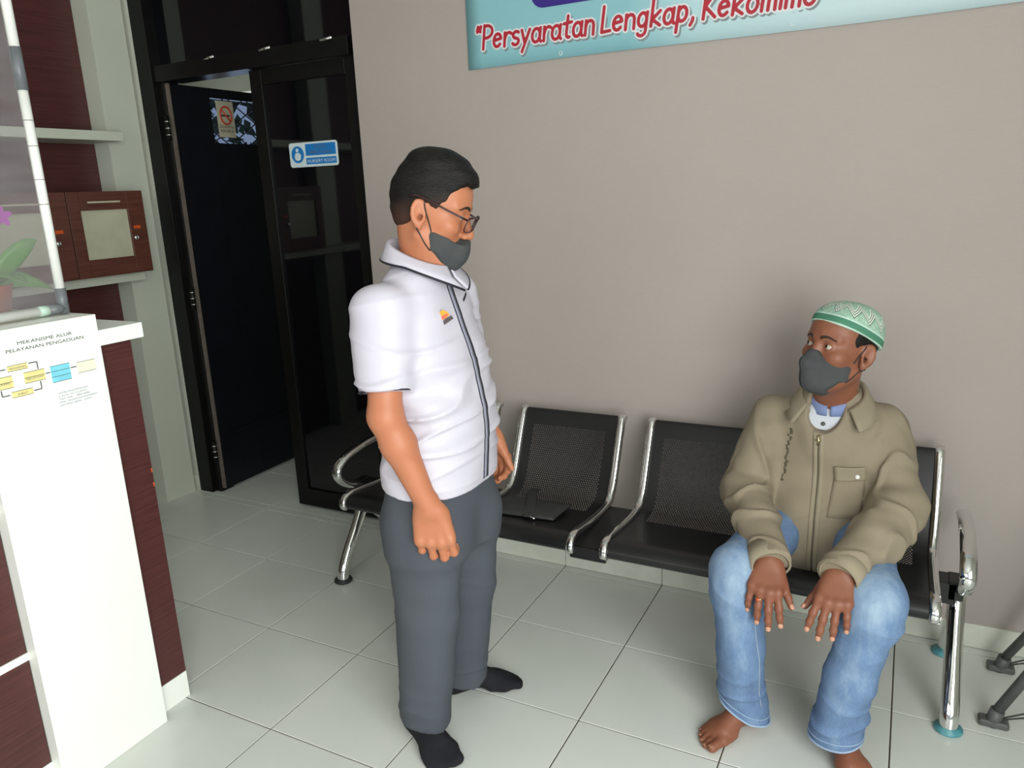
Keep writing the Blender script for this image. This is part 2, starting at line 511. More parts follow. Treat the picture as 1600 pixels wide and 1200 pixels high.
box('door_handle', (LX1, 0.64, 1.60), (LX1 + 0.012, 0.70, 1.612), MT['chrome'], d3)
# stickers
ns = empty('no_smoking_sign', (LX1, 0.425, 1.83)); tag(ns, 'small cream no smoking sticker on the pane of the open black door', 'sign')
SX = LX1 - 0.004
box('sticker', (SX, 0.372, 1.802), (SX + 0.003, 0.480, 1.975), MT['sign_cream'], ns)
ringp = [(SX + 0.0036, 0.426 + 0.036 * math.cos(a), 1.907 + 0.042 * math.sin(a)) for a in np.linspace(0, 2 * math.pi, 28, endpoint=False)]
tube('red_ring', ringp, 0.005, MT['red_ring'], ns, closed=True, seg=6, flat_axis=(1, 0, 0))
tube('slash', [(SX + 0.0036, 0.400, 1.935), (SX + 0.0036, 0.452, 1.879)], 0.004, MT['red_ring'], ns, seg=6)
box('cigarette', (SX + 0.003, 0.398, 1.902), (SX + 0.0045, 0.452, 1.910), MT['ink'], ns)
text_obj('lettering', 'DILARANG\nMEROKOK', 0.021, (SX + 0.003, 0.426, 1.846), (0, 1, 0), (0, 0, 1), MT['ink'], ns, align='CENTER', width=0.09)
bs = empty('door_sign', (-1.16, 0.11, 1.66)); tag(bs, 'blue and white rectangular sticker on the closed dark glass door', 'sign')
def rrect(x0, x1, z0, z1, r, y, n=6):
    out = []
    for cx, cz, a0 in ((x1 - r, z1 - r, 0), (x0 + r, z1 - r, 90), (x0 + r, z0 + r, 180), (x1 - r, z0 + r, 270)):
        for k in range(n + 1):
            a = math.radians(a0 + 90 * k / n); out.append((cx + r * math.cos(a), y, cz + r * math.sin(a)))
    return out
poly('sticker', rrect(-1.297, -1.030, 1.618, 1.720, 0.012, 0.1118), (0, -0.0016, 0), MT['sign_white'], bs)
poly('blue_field', rrect(-1.205, -1.040, 1.664, 1.712, 0.003, 0.1100), (0, -0.0006, 0), MT['sign_blue'], bs)
poly('blue_field', rrect(-1.205, -1.040, 1.628, 1.655, 0.003, 0.1100), (0, -0.0006, 0), MT['sign_blue'], bs)
poly('blue_disc', [(-1.251 + 0.035 * math.cos(a), 0.1100, 1.671 + 0.035 * math.sin(a)) for a in np.linspace(0, 6.283, 32, endpoint=False)], (0, -0.0006, 0), MT['sign_blue'], bs)
poly('figure_head', [(-1.252 + 0.008 * math.cos(a), 0.1092, 1.689 + 0.008 * math.sin(a)) for a in np.linspace(0, 6.283, 20, endpoint=False)], (0, -0.0005, 0), MT['sign_white'], bs)
poly('figure_arms', [(-1.268, 0.1092, 1.664), (-1.262, 0.1092, 1.677), (-1.243, 0.1092, 1.679), (-1.232, 0.1092, 1.668), (-1.236, 0.1092, 1.650), (-1.252, 0.1092, 1.645), (-1.266, 0.1092, 1.650)], (0, -0.0005, 0), MT['sign_white'], bs)
text_obj('lettering', 'RUANG', 0.019, (-1.122, 0.1092, 1.694), (1, 0, 0), (0, 0, 1), MT['ink_soft'], bs, align='CENTER', width=0.06)
text_obj('lettering', 'MENYUSUI', 0.019, (-1.122, 0.1092, 1.671), (1, 0, 0), (0, 0, 1), MT['ink_soft'], bs, align='CENTER', width=0.115)
text_obj('lettering', 'NURSERY ROOM', 0.018, (-1.122, 0.1092, 1.635), (1, 0, 0), (0, 0, 1), MT['sign_white'], bs, align='CENTER', width=0.15)
# ------------------------------------------------------------------ banner on the wall
bn = empty('banner', (0.6, 0.04, 2.2)); tag(bn, 'pale blue vinyl banner with red slanted lettering on the grey wall', 'banner')
BY = WY - 0.004
def banner_sheet():
    nx, nz = 40, 12
    x0, x1, z0, z1 = -0.334, 2.08, 1.914, 2.66
    verts, faces = [], []
    for i in range(nx + 1):
        for j in range(nz + 1):
            u, w = i / nx, j / nz
            verts.append((x0 + (x1 - x0) * u, BY - 0.0015 - 0.001 * math.sin(u * 31) * math.sin(w * 9), z0 + (z1 - z0) * w + 0.003 * math.sin(u * 9) * (1 - w)))
    for i in range(nx):
        for j in range(nz):
            a = i * (nz + 1) + j; faces.append((a, a + nz + 1, a + nz + 2, a + 1))
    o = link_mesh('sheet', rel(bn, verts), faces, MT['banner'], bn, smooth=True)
    md = o.modifiers.new('thickness', 'SOLIDIFY'); md.thickness = 0.0012; md.offset = 1
banner_sheet()
def arcp(cx, cy, rx, ry, a0, a1, n=10):
    return [(cx + rx * math.cos(math.radians(a0 + (a1 - a0) * i / n)), cy + ry * math.sin(math.radians(a0 + (a1 - a0) * i / n))) for i in range(n + 1)]
GL = {
 'P': [[(0.05, 0), (0.05, 1)], [(0.05, 0.98)] + arcp(0.18, 0.72, 0.30, 0.26, 85, -90) + [(0.05, 0.46)]],
 'e': [[(0.03, 0.30)] + [(0.40, 0.36)] + arcp(0.22, 0.30, 0.19, 0.27, 15, 320, 14)],
 'r': [[(0.03, 0.57), (0.05, 0)], [(0.05, 0.3)] + arcp(0.24, 0.36, 0.17, 0.2, 160, 50)],
 's': [arcp(0.20, 0.42, 0.15, 0.14, 40, 260, 9) + arcp(0.19, 0.14, 0.16, 0.14, 80, -150, 9)],
 'y': [[(0.02, 0.57), (0.2, 0.06)], [(0.42, 0.57), (0.1, -0.33)]],
 'a': [arcp(0.2, 0.28, 0.19, 0.28, 30, 390, 16), [(0.40, 0.57), (0.39, 0.1), (0.46, 0.0)]],
 't': [[(0.17, 0.88), (0.15, 0.14)] + arcp(0.26, 0.13, 0.1, 0.12, 180, 300, 6), [(0.0, 0.58), (0.36, 0.62)]],
 'n': [[(0.03, 0.57), (0.04, 0)], [(0.04, 0.3)] + arcp(0.22, 0.34, 0.18, 0.22, 165, 10) + [(0.41, 0)]],
 'L': [[(0.05, 1.02), (0.04, 0.02), (0.42, 0.05)]],
 'g': [arcp(0.2, 0.3, 0.18, 0.26, 30, 390, 16), [(0.39, 0.57), (0.38, -0.12)] + arcp(0.2, -0.14, 0.18, 0.18, 0, -150, 8)],
 'k': [[(0.04, 1.0), (0.04, 0)], [(0.38, 0.55), (0.07, 0.25), (0.42, 0.0)]],
 'p': [[(0.05, 0.58), (0.03, -0.36)], arcp(0.22, 0.3, 0.18, 0.27, 170, -170, 14)],
 ',': [[(0.12, 0.10), (0.12, 0.0), (0.04, -0.16)]],
 'K': [[(0.05, 1.0), (0.05, 0)], [(0.46, 1.0), (0.08, 0.45), (0.52, 0.02)]],
 'o': [arcp(0.22, 0.28, 0.2, 0.28, 0, 360, 16)],
 'm': [[(0.03, 0.57), (0.04, 0)], [(0.04, 0.3)] + arcp(0.16, 0.36, 0.12, 0.2, 165, 10) + [(0.28, 0)], [(0.28, 0.3)] + arcp(0.41, 0.36, 0.12, 0.2, 165, 10) + [(0.54, 0)]],
 'i': [[(0.06, 0.57), (0.06, 0.0)], [(0.08, 0.84), (0.085, 0.86)]],
 '"': [[(0.04, 0.98), (0.0, 0.80), (0.02, 0.76)], [(0.20, 0.98), (0.16, 0.80), (0.18, 0.76)]],
}
ADV = {'m': 0.68, 'i': 0.22, ',': 0.30, ' ': 0.20, '"': 0.34, 'r': 0.42, 't': 0.46, 's': 0.46, 'K': 0.62, 'L': 0.52}
def strokes(text, x0, z0, size, slant, adv=0.56):
    out, cx = [], 0.0
    for ch in text:
        for st in GL.get(ch, []):
            out.append([(x0 + (cx + px + slant * pz) * size, z0 + pz * size) for px, pz in st])
        cx += ADV.get(ch, adv)
    return out
def ribbon_mesh(name, sts, w, y, mat, parent, dx=0, dz=0):
    """flat print: every stroke widened by w, filled on a fine grid whose rim is pulled on to the outline"""
    seg = np.array([(a[0] + dx, a[1] + dz, b[0] + dx, b[1] + dz) for st in sts for a, b in zip(st, st[1:])])
    h = 0.0016
    x0, z0 = seg[:, [0, 2]].min() - w - 3 * h, seg[:, [1, 3]].min() - w - 3 * h
    nx = int((seg[:, [0, 2]].max() + w + 3 * h - x0) / h); nz = int((seg[:, [1, 3]].max() + w + 3 * h - z0) / h)
    D = np.full((nx, nz), 1.0); GX = np.zeros((nx, nz)); GZ = np.zeros((nx, nz))
    for ax, az, bx, bz in seg:
        i0 = max(int((min(ax, bx) - w - 2 * h - x0) / h), 0); i1 = min(int((max(ax, bx) + w + 2 * h - x0) / h) + 2, nx)
        j0 = max(int((min(az, bz) - w - 2 * h - z0) / h), 0); j1 = min(int((max(az, bz) + w + 2 * h - z0) / h) + 2, nz)
        X, Zz = np.meshgrid(x0 + np.arange(i0, i1) * h, z0 + np.arange(j0, j1) * h, indexing='ij')
        ux, uz = bx - ax, bz - az; L = max(ux * ux + uz * uz, 1e-12)
        t = np.clip(((X - ax) * ux + (Zz - az) * uz) / L, 0, 1)
        qx, qz = X - ax - t * ux, Zz - az - t * uz; r = np.hypot(qx, qz)
        sub = (slice(i0, i1), slice(j0, j1)); m = r - w < D[sub]
        D[sub] = np.where(m, r - w, D[sub]); GX[sub] = np.where(m, qx / np.maximum(r, 1e-6), GX[sub]); GZ[sub] = np.where(m, qz / np.maximum(r, 1e-6), GZ[sub])
    ins = D < 0
    keep = ins[:-1, :-1] | ins[1:, :-1] | ins[:-1, 1:] | ins[1:, 1:]
    used = np.zeros((nx, nz), bool)
    I, J = np.nonzero(keep)
    for di in (0, 1):
        for dj in (0, 1): used[I + di, J + dj] = True
    idx = -np.ones((nx, nz), int); UI, UJ = np.nonzero(used); idx[UI, UJ] = np.arange(len(UI))
    pull = np.maximum(D[UI, UJ], 0)
    PX = x0 + UI * h - GX[UI, UJ] * pull; PZ = z0 + UJ * h - GZ[UI, UJ] * pull
    V = np.stack([PX, np.full(len(PX), y), PZ], 1)
    F = np.stack([idx[I, J], idx[I + 1, J], idx[I + 1, J + 1], idx[I, J + 1]], 1)
    return np_mesh(name, V, F, mat, parent, smooth=False)
ST = strokes('"Persyaratan Lengkap, Kekomimo', -0.300, 1.978, 0.0765, 0.13)
ribbon_mesh('lettering_shadow', ST, 0.0105, BY - 0.0032, MT['shadow_print'], bn, dx=0.005, dz=-0.006)
ribbon_mesh('lettering_outline', ST, 0.0105, BY - 0.0038, MT['white_print'], bn)
ribbon_mesh('lettering', ST, 0.0052, BY - 0.0044, MT['red_print'], bn)
poly('purple_field', rrect(-0.075, 1.75, 2.083, 2.30, 0.045, BY - 0.0032), (0, -0.0006, 0), MT['purple_print'], bn)
for bx in (0.03, 0.78):
    lathe_pts = [(0.0045, 0), (0.0045, 0.002)]
    tube('eyelet', [(bx + 0.006 * math.cos(a), BY - 0.0035, 1.932 + 0.006 * math.sin(a)) for a in np.linspace(0, 6.283, 14, endpoint=False)], 0.0016, MT['sign_white'], bn, closed=True, seg=6, flat_axis=(0, 1, 0))

# ------------------------------------------------------------------ wall shelving on the left
sh = empty('wall_shelving', (-2.2, -1.2, 0)); tag(sh, 'maroon wall shelving with white uprights and white shelf boards beside the dark door', 'shelving')
uprights = [(-0.13, WY - 0.001), (-1.20, -1.03), (-2.27, -2.10), (-3.34, -3.17)]
for a, b in uprights:
    box('upright', (-2.288, a, 0.0), (-2.15, b, 2.898), MT['dull_white'], sh, bevel=0.0004)
for (a1, b1), (a0, b0) in zip(uprights, uprights[1:]):
    for z0, z1 in ((0.0, 1.172), (1.18, 1.768), (1.81, 2.898)):
        box('back_panel', (-2.288, b0 + 0.001, z0), (-2.252, a1 - 0.001, z1), MT['maroon'], sh)
    for z0, z1 in ((1.148, 1.190), (1.770, 1.810)):
        box('shelf_board', (-2.251, b0 + (0.08 if b0 < -3 else -0.085), z0), (-2.05, a1 + 0.006 if a1 > -0.2 else a1 + 0.084, z1), MT['dull_white'], sh, bevel=0.0015)

def suggestion_box(y0, y1, label):
    o = empty('suggestion_box', (-2.1, (y0 + y1) / 2, 1.1905)); tag(o, label, 'box', 'suggestion boxes on the shelf')
    xf, xb, z0, z1 = -1.985, -2.235, 1.1905, 1.552
    t = 0.016
    box('bottom_board', (xb, y0, z0), (xf - 0.018, y1, z0 + t), MT['boxwood'], o)
    box('top_board', (xb, y0, z1 - t), (xf - 0.018, y1, z1), MT['boxwood'], o)
    box('side_board', (xb, y0, z0 + t), (xf - 0.018, y0 + t, z1 - t), MT['boxwood'], o)
    box('side_board', (xb, y1 - t, z0 + t), (xf - 0.018, y1, z1 - t), MT['boxwood'], o)
    box('back_board', (xb, y0 + t, z0 + t), (xb + 0.008, y1 - t, z1 - t), MT['frosted'], o)
    # front door with a window
    w0, w1, wz0, wz1 = y0 + 0.055, y1 - 0.083, 1.266, 1.474
    fx = xf - 0.018
    d = box('door', (fx, y0, z0), (xf, w0, z1), MT['boxwood'], o, bevel=0.001)
    box('door_rail', (fx, w0, z0), (xf, w1, wz0), MT['boxwood'], o)
    box('door_rail', (fx, w0, wz1), (xf, w1, z1), MT['boxwood'], o)
    box('door_stile', (fx, w1, z0), (xf, y1, z1), MT['boxwood'], o, bevel=0.001)
    box('window_pane', (fx + 0.004, w0, wz0), (fx + 0.008, w1, wz1), MT['frosted'], o)
    box('posting_slot', (xf, w0 + 0.035, 1.504), (xf + 0.003, w1 - 0.035, 1.511), MT['sign_cream'], o)
    box('sticker', (xf, y1 - 0.068, 1.386), (xf + 0.001, y1 - 0.034, 1.400), MT['orange'], o)
    tube('lock', [(xf, y1 - 0.066, 1.346), (xf + 0.008, y1 - 0.066, 1.346)], 0.010, MT['chrome'], o, seg=14)
suggestion_box(-0.489, -0.127, 'brown wooden suggestion box at the shelf end nearest the dark door')
suggestion_box(-0.862, -0.493, 'brown wooden suggestion box mostly hidden behind the clear screen')

# ------------------------------------------------------------------ reception counter
rc = empty('reception_counter', (-1.0, -2.0, 0)); tag(rc, 'white and maroon reception counter with a white front panel', 'counter')
CX = -0.751
box('body', (-1.25, -3.6, 0.085), (CX - 0.010, -1.189, 1.138), MT['dull_white'], rc)
box('plinth', (-1.24, -3.6, 0.0), (CX + 0.001, -1.187, 0.086), MT['white_board'], rc)
box('maroon_panel', (CX - 0.010, -1.302, 0.087), (CX, -1.186, 1.137), MT['maroon'], rc, bevel=0.001)
yy = [-1.614, -2.6, -3.6]
for k in range(2):
    for z0, z1 in ((0.087, 0.392), (0.412, 0.786), (0.806, 1.137)):
        box('maroon_panel', (CX - 0.010, yy[k + 1] + 0.004, z0), (CX, yy[k] - 0.0005, z1), MT['maroon'], rc, bevel=0.001)
for z0, z1 in ((0.392, 0.412), (0.786, 0.806)):
    box('trim_strip', (CX - 0.010, -3.6, z0), (CX + 0.003, -1.6145, z1), MT['white_board'], rc)
box('worktop', (-1.30, -1.302, 1.138), (-0.711, -1.172, 1.179), MT['white_board'], rc, bevel=0.0015)
box('worktop', (-1.30, -3.6, 1.138), (-0.711, -1.6145, 1.179), MT['white_board'], rc, bevel=0.0015)
box('front_panel', (CX + 0.0005, -1.614, 0.0), (-0.709, -1.3025, 1.222), MT['white_board'], rc, bevel=0.0015)
box('worktop_block', (-1.30, -1.614, 1.139), (CX, -1.3025, 1.222), MT['white_board'], rc, bevel=0.0015)
for z, m in ((0.748, MT['orange']), (0.705, MT['petal'])):
    tube('edge_chip', [(CX + 0.0004, -1.1905, z - 0.006), (CX + 0.0004, -1.188, z), (CX + 0.0004, -1.1905, z + 0.006)], 0.002, MT['orange'], rc, seg=6)

# poster taped over the front panel
po = empty('poster', (-0.708, -1.45, 1.1)); tag(po, 'white flow chart poster with yellow and cyan boxes on the counter front', 'poster')
PX = -0.7088
box('sheet', (PX, -1.612, 0.86), (PX + 0.0008, -1.3065, 1.208), MT['poster'], po)
Y, Z = (0, 1, 0), (0, 0, 1)
lx = PX + 0.0009
text_obj('lettering', 'MEKANISME ALUR', 0.0115, (lx, -1.443, 1.182), Y, Z, MT['ink'], po, align='CENTER', width=0.135)
text_obj('lettering', 'PELAYANAN PENGADUAN', 0.0115, (lx, -1.443, 1.167), Y, Z, MT['ink'], po, align='CENTER', width=0.192)
def pbox(y0, y1, z0, z1, mat, lines=0, lm='ink'):
    b = box('chart_box', (lx, y0, z0), (lx + 0.0004, y1, z1), MT[mat], po)
    for k in range(lines + 2 if lines else 2):
        n = lines + 1
        z = z0 + (z1 - z0) * k / n
        box('box_line', (lx + 0.0004, y0, z - 0.0005), (lx + 0.0007, y1, z + 0.0005), MT[lm], b)
    return b
def ptext(body, y, z, size, w, m='ink'):
    text_obj('lettering', body, size, (lx + 0.0004, y, z), Y, Z, MT[m], po, align='CENTER', width=w)
pbox(-1.544, -1.497, 1.124, 1.137, 'yellow'); ptext('PENGADUAN', -1.520, 1.128, 0.006, 0.038, 'ink_soft')
pbox(-1.510, -1.460, 1.088, 1.114, 'yellow', 1); ptext('MEJA LAYANAN', -1.485, 1.0955, 0.006, 0.042, 'ink_soft')
pbox(-1.592, -1.537, 1.086, 1.114, 'yellow', 1); ptext('PEMOHON', -1.564, 1.0955, 0.006, 0.038, 'ink_soft')
pbox(-1.545, -1.495, 1.061, 1.075, 'yellow'); ptext('SURAT', -1.520, 1.065, 0.006, 0.024, 'ink_soft')
pbox(-1.445, -1.396, 1.074, 1.1145, 'cyan', 2)
pbox(-1.377, -1.328, 1.083, 1.110, 'cream')
def bar(y0, z0, y1, z1, w=0.0022):
    a = Vector((lx + 0.0003, y0, z0)); b = Vector((lx + 0.0003, y1, z1))
    d = (b - a).normalized(); q = Vector((0, -d.z, d.y)) * (w / 2)
    poly('arrow', [a + q, a - q, b - q, b + q], (0.0004, 0, 0), MT['ink'], po)
for seg in ((-1.494, 1.1345, -1.474, 1.1345), (-1.474, 1.1345, -1.474, 1.116), (-1.493, 1.067, -1.474, 1.067), (-1.474, 1.067, -1.474, 1.086),
            (-1.458, 1.101, -1.447, 1.101), (-1.394, 1.101, -1.379, 1.101), (-1.567, 1.0695, -1.549, 1.0695), (-1.567, 1.131, -1.548, 1.131), (-1.567, 1.131, -1.567, 1.116), (-1.567, 1.0695, -1.567, 1.084)):
    bar(*seg)
for k, (s, w) in enumerate((('UNIT PELAYANAN PENGADUAN', .078), ('JL. RAYA  NO. 10 LANTAI 1', .080), ('TELP. WA  :  0800 0000', .080), ('EMAIL : PENGADUAN MASYARAKAT', .102), ('JAM KERJA SENIN - JUMAT', .086))):
    text_obj('lettering', s, 0.0058, (lx, -1.438, 1.0425 - 0.0078 * k), Y, Z, MT['ink_blue'], po, width=w)

# clear screen on the counter
cs = empty('counter_screen', (-0.8, -1.75, 1.222)); tag(cs, 'clear sheet screen in a white tube frame standing on the counter', 'screen')
sx, sy, sz = -0.80, -1.326, 1.2385
tube('upright_tube', [(sx, sy, 1.285), (sx, sy, 1.777)], 0.0118, MT['pvc'], cs)
tube('upright_tube', [(sx, sy, 1.862), (sx, sy, 2.25)], 0.0118, MT['pvc'], cs)
tube('pipe_joint', [(sx, sy, 1.770), (sx, sy, 1.868)], 0.0135, MT['grey_pvc'], cs)
tube('pipe_joint', [(sx, sy, 1.225), (sx, sy, 1.290)], 0.0135, MT['grey_pvc'], cs)
tube('pipe_joint', [(sx, sy - 0.0, sz), (sx, sy - 0.042, sz)], 0.0135, MT['grey_pvc'], cs)
tube('green_tape', [(sx, sy - 0.040, sz), (sx, sy - 0.066, sz)], 0.0132, MT['green_tape'], cs)
tube('bottom_tube', [(sx, sy - 0.04, sz), (sx, -2.3, sz)], 0.0122, MT['pvc'], cs)
for z in (1.50, 1.56, 1.64, 1.70):
    tube('tape_ring', [(sx, sy, z), (sx, sy, z + 0.0015)], 0.0121, MT['strip_grey'], cs, seg=12)
box('clear_sheet', (sx - 0.001, -2.3, sz + 0.004), (sx + 0.001, sy - 0.004, 2.25), MT['film'], cs)

# orchid behind the screen
oc = empty('potted_orchid', (-0.98, -1.36, 1.222)); tag(oc, 'potted orchid with magenta petals and green leaves behind the clear screen', 'plant')
oy = -1.395
lathe('pot', [(0.035, 0.0), (0.048, 0.075), (0.052, 0.08), (0.046, 0.08), (0.040, 0.065)], MT['pot'], oc, (-0.98, oy, 1.2225))
def leafblade(length, width, ang, rise, droop, upright=0.0):
    verts, faces = [], []
    n = 9
    for i in range(n + 1):
        t = i / n
        r = length * t; z = 1.295 + rise * t - droop * t * t
        w = width * math.sin(math.pi * min(1, 0.12 + 0.88 * t)) ** 0.7 if t < 1 else 0.001
        c = Vector((-0.98 + r * math.cos(ang), oy + r * math.sin(ang), z)); p = (Vector((-math.sin(ang), math.cos(ang), 0)) * (1 - upright) + Vector((0.25, -0.35, 0.9)) * upright).normalized()
        for q in (-1, -0.5, 0, 0.5, 1):
            verts.append(c + p * (w * q) + Vector((0, 0, abs(q) * w * 0.35)))
    for i in range(n):
        for k in range(4):
            a = i * 5 + k; faces.append((a, a + 1, a + 6, a + 5))
    o = link_mesh('leaf', rel(oc, verts), faces, MT['leaf'], oc, smooth=True)
    md = o.modifiers.new('thickness', 'SOLIDIFY'); md.thickness = 0.002
for L, W, A, Rr, D, *U in ((0.125, 0.030, 1.25, 0.135, 0.02, 0.85), (0.145, 0.024, 1.35, 0.05, 0.07, 0.6), (0.16, 0.028, -1.9, 0.12, 0.06), (0.15, 0.028, 3.0, 0.10, 0.07), (0.14, 0.026, 0.1, 0.09, 0.08)):
    leafblade(L, W, A, Rr, D, *U)
sp = smooth_path([(-0.98, oy, 1.29), (-0.985, oy + 0.02, 1.38), (-0.99, oy + 0.045, 1.46), (-0.985, oy + 0.06, 1.51), (-0.98, oy + 0.03, 1.55)], 6)
tube('flower_stem', sp, 0.004, MT['stem'], oc, seg=8)
for (fy, fz) in ((oy + 0.052, 1.475), (oy + 0.02, 1.545), (oy - 0.03, 1.55), (oy + 0.03, 1.60)):
    for k in range(5):
        a = 2 * math.pi * k / 5 + 0.3
        c = Vector((-0.965, fy, fz)); d = Vector((0.15, math.cos(a), math.sin(a))).normalized(); q = Vector((0, -math.sin(a), math.cos(a)))
        pts = [c, c + d * 0.012 + q * 0.009, c + d * 0.024 + q * 0.006, c + d * 0.028, c + d * 0.024 - q * 0.006, c + d * 0.012 - q * 0.009]
        poly('petal', pts, (0.0015, 0, 0), MT['petal'], oc)

# ------------------------------------------------------------------ four seat waiting bench
wbn = empty('waiting_bench', (0.285, -0.22, 0)); tag(wbn, 'four seat waiting bench of black perforated steel with chrome frames along the wall', 'bench')
PATH = smooth_path([(-0.020, 0.672), (-0.034, 0.682), (-0.050, 0.672), (-0.082, 0.610), (-0.118, 0.530), (-0.150, 0.462), (-0.178, 0.424), (-0.215, 0.408), (-0.28, 0.407), (-0.36, 0.414), (-0.44, 0.424), (-0.492, 0.430), (-0.522, 0.426), (-0.540, 0.411), (-0.542, 0.394), (-0.532, 0.382)], 5)
def path_len(P):
    L = [0.0]
    for a, b in zip(P, P[1:]): L.append(L[-1] + math.hypot(b[0] - a[0], b[1] - a[1]))
    return L
PL = path_len(PATH)
def on_path(s):
    return (float(np.interp(s, PL, [p[0] for p in PATH])), float(np.interp(s, PL, [p[1] for p in PATH])))
SW, RW = 0.42, 0.030
def seat_mesh():
    verts, faces = [], []
    idx = {}
    def V(x, s):
        k = (round(x, 5), round(s, 5))
        if k not in idx:
            y, z = on_path(s); idx[k] = len(verts); verts.append((x, y, z))
        return idx[k]
    w = SW / 2 - RW * 0.6
    s0, s1 = 0.085, 0.43
    px, ps = 0.0088, 0.0078
    nx = int((2 * (w - 0.045)) / px); hx = nx * px / 2
    nrow = int((s1 - s0) / ps); s1 = s0 + nrow * ps
    # solid parts
    def strip(xa, xb, sa, sb, n, m=1):
        for i in range(n):
            for j in range(m):
                a = sa + (sb - sa) * i / n; b = sa + (sb - sa) * (i + 1) / n
                x0 = xa + (xb - xa) * j / m; x1 = xa + (xb - xa) * (j + 1) / m
                faces.append((V(x0, a), V(x1, a), V(x1, b), V(x0, b)))
    strip(-w, w, 0, s0, 12, 4); strip(-w, w, s1, PL[-1], 36, 4)
    strip(-w, -hx, s0, s1, 48, 1); strip(hx, w, s0, s1, 48, 1)
    r = 0.0027
    for j in range(nrow):
        a = s0 + j * ps; b = a + ps; sc = (a + b) / 2
        off = 0.5 if j % 2 else 0.0
        cells = [(-hx + (i + off) * px, -hx + (i + 1 + off) * px) for i in range(nx - (1 if off else 0))]
        if off:
            faces.append((V(-hx, a), V(-hx + px / 2, a), V(-hx + px / 2, b), V(-hx, b)))
            faces.append((V(hx - px / 2, a), V(hx, a), V(hx, b), V(hx - px / 2, b)))
        for xa, xb in cells:
            xc = (xa + xb) / 2
            h = [V(xc + r * math.cos(t), sc + r * math.sin(t)) for t in (math.radians(k) for k in (225, 270, 315, 45, 90, 135))]
            c = [V(xa, a), V(xb, a), V(xb, b), V(xa, b)]
            faces.append((c[0], c[1], h[2], h[1], h[0])); faces.append((c[1], c[2], h[3], h[2]))
            faces.append((c[2], c[3], h[5], h[4], h[3])); faces.append((c[3], c[0], h[0], h[5]))
    me = bpy.data.meshes.new('seat'); me.from_pydata(verts, [], faces); me.update(); me.materials.append(MT['seat_black']); me.shade_smooth()
    return me
SEAT = seat_mesh()
def rail_mesh():
    """chrome side rail: a flat bar with rounded edges following the seat curve, its front end turned down"""
    prof = [(-RW / 2, -0.006), (-RW / 2 + 0.003, 0.006), (-RW / 2 + 0.008, 0.0095), (RW / 2 - 0.008, 0.0095), (RW / 2 - 0.003, 0.006), (RW / 2, -0.006)]
    verts, faces = [], []
    ss = np.linspace(0.004, PL[-1], 64)
    for i, s in enumerate(ss):
        y, z = on_path(s); y2, z2 = on_path(min(s + 0.006, PL[-1])); y1, z1 = on_path(max(s - 0.006, 0))
        ty, tz = y2 - y1, z2 - z1; l = math.hypot(ty, tz); ty /= l; tz /= l
        ny, nz = tz, -ty            # outward normal of the seat face
        if ny > 0 and s > 0.03 and False: ny, nz = -ny, -nz
        for px_, h in prof: verts.append((px_, y - ny * -h, z - nz * -h) if False else (px_, y + ny * h, z + nz * h))
    n = len(prof)
    for i in range(len(ss) - 1):
        for k in range(n - 1):
            faces.append((i * n + k, i * n + k + 1, (i + 1) * n + k + 1, (i + 1) * n + k))
        faces.append((i * n + n - 1, i * n, (i + 1) * n, (i + 1) * n + n - 1))
    faces.append(tuple(range(n))); faces.append(tuple((len(ss) - 1) * n + k for k in range(n)))
    bm = bmesh.new(); bv = [bm.verts.new(v) for v in verts]
    for f in faces: bm.faces.new([bv[i] for i in f])
    bmesh.ops.recalc_face_normals(bm, faces=bm.faces)
    me = bpy.data.meshes.new('side_rail'); bm.to_mesh(me); bm.free(); me.materials.append(MT['chrome']); me.shade_smooth()
    return me
RAIL = rail_mesh()
BO = wbn.location
seat_x = [-0.428, 0.077, 0.578, 1.077]
for cx in seat_x:
    o = bpy.data.objects.new('seat', SEAT); COL.objects.link(o); o.parent = wbn; o.location = Vector((cx, 0, 0)) - BO
    for q in (-1, 1):
        r_ = bpy.data.objects.new('side_rail', RAIL); COL.objects.link(r_); r_.parent = wbn; r_.location = Vector((cx + q * (SW / 2 - RW / 2), 0, 0)) - BO
    box('seat_bracket', (cx - 0.03, -0.40, 0.368), (cx + 0.03, -0.33, 0.408), MT['seat_black'], wbn)
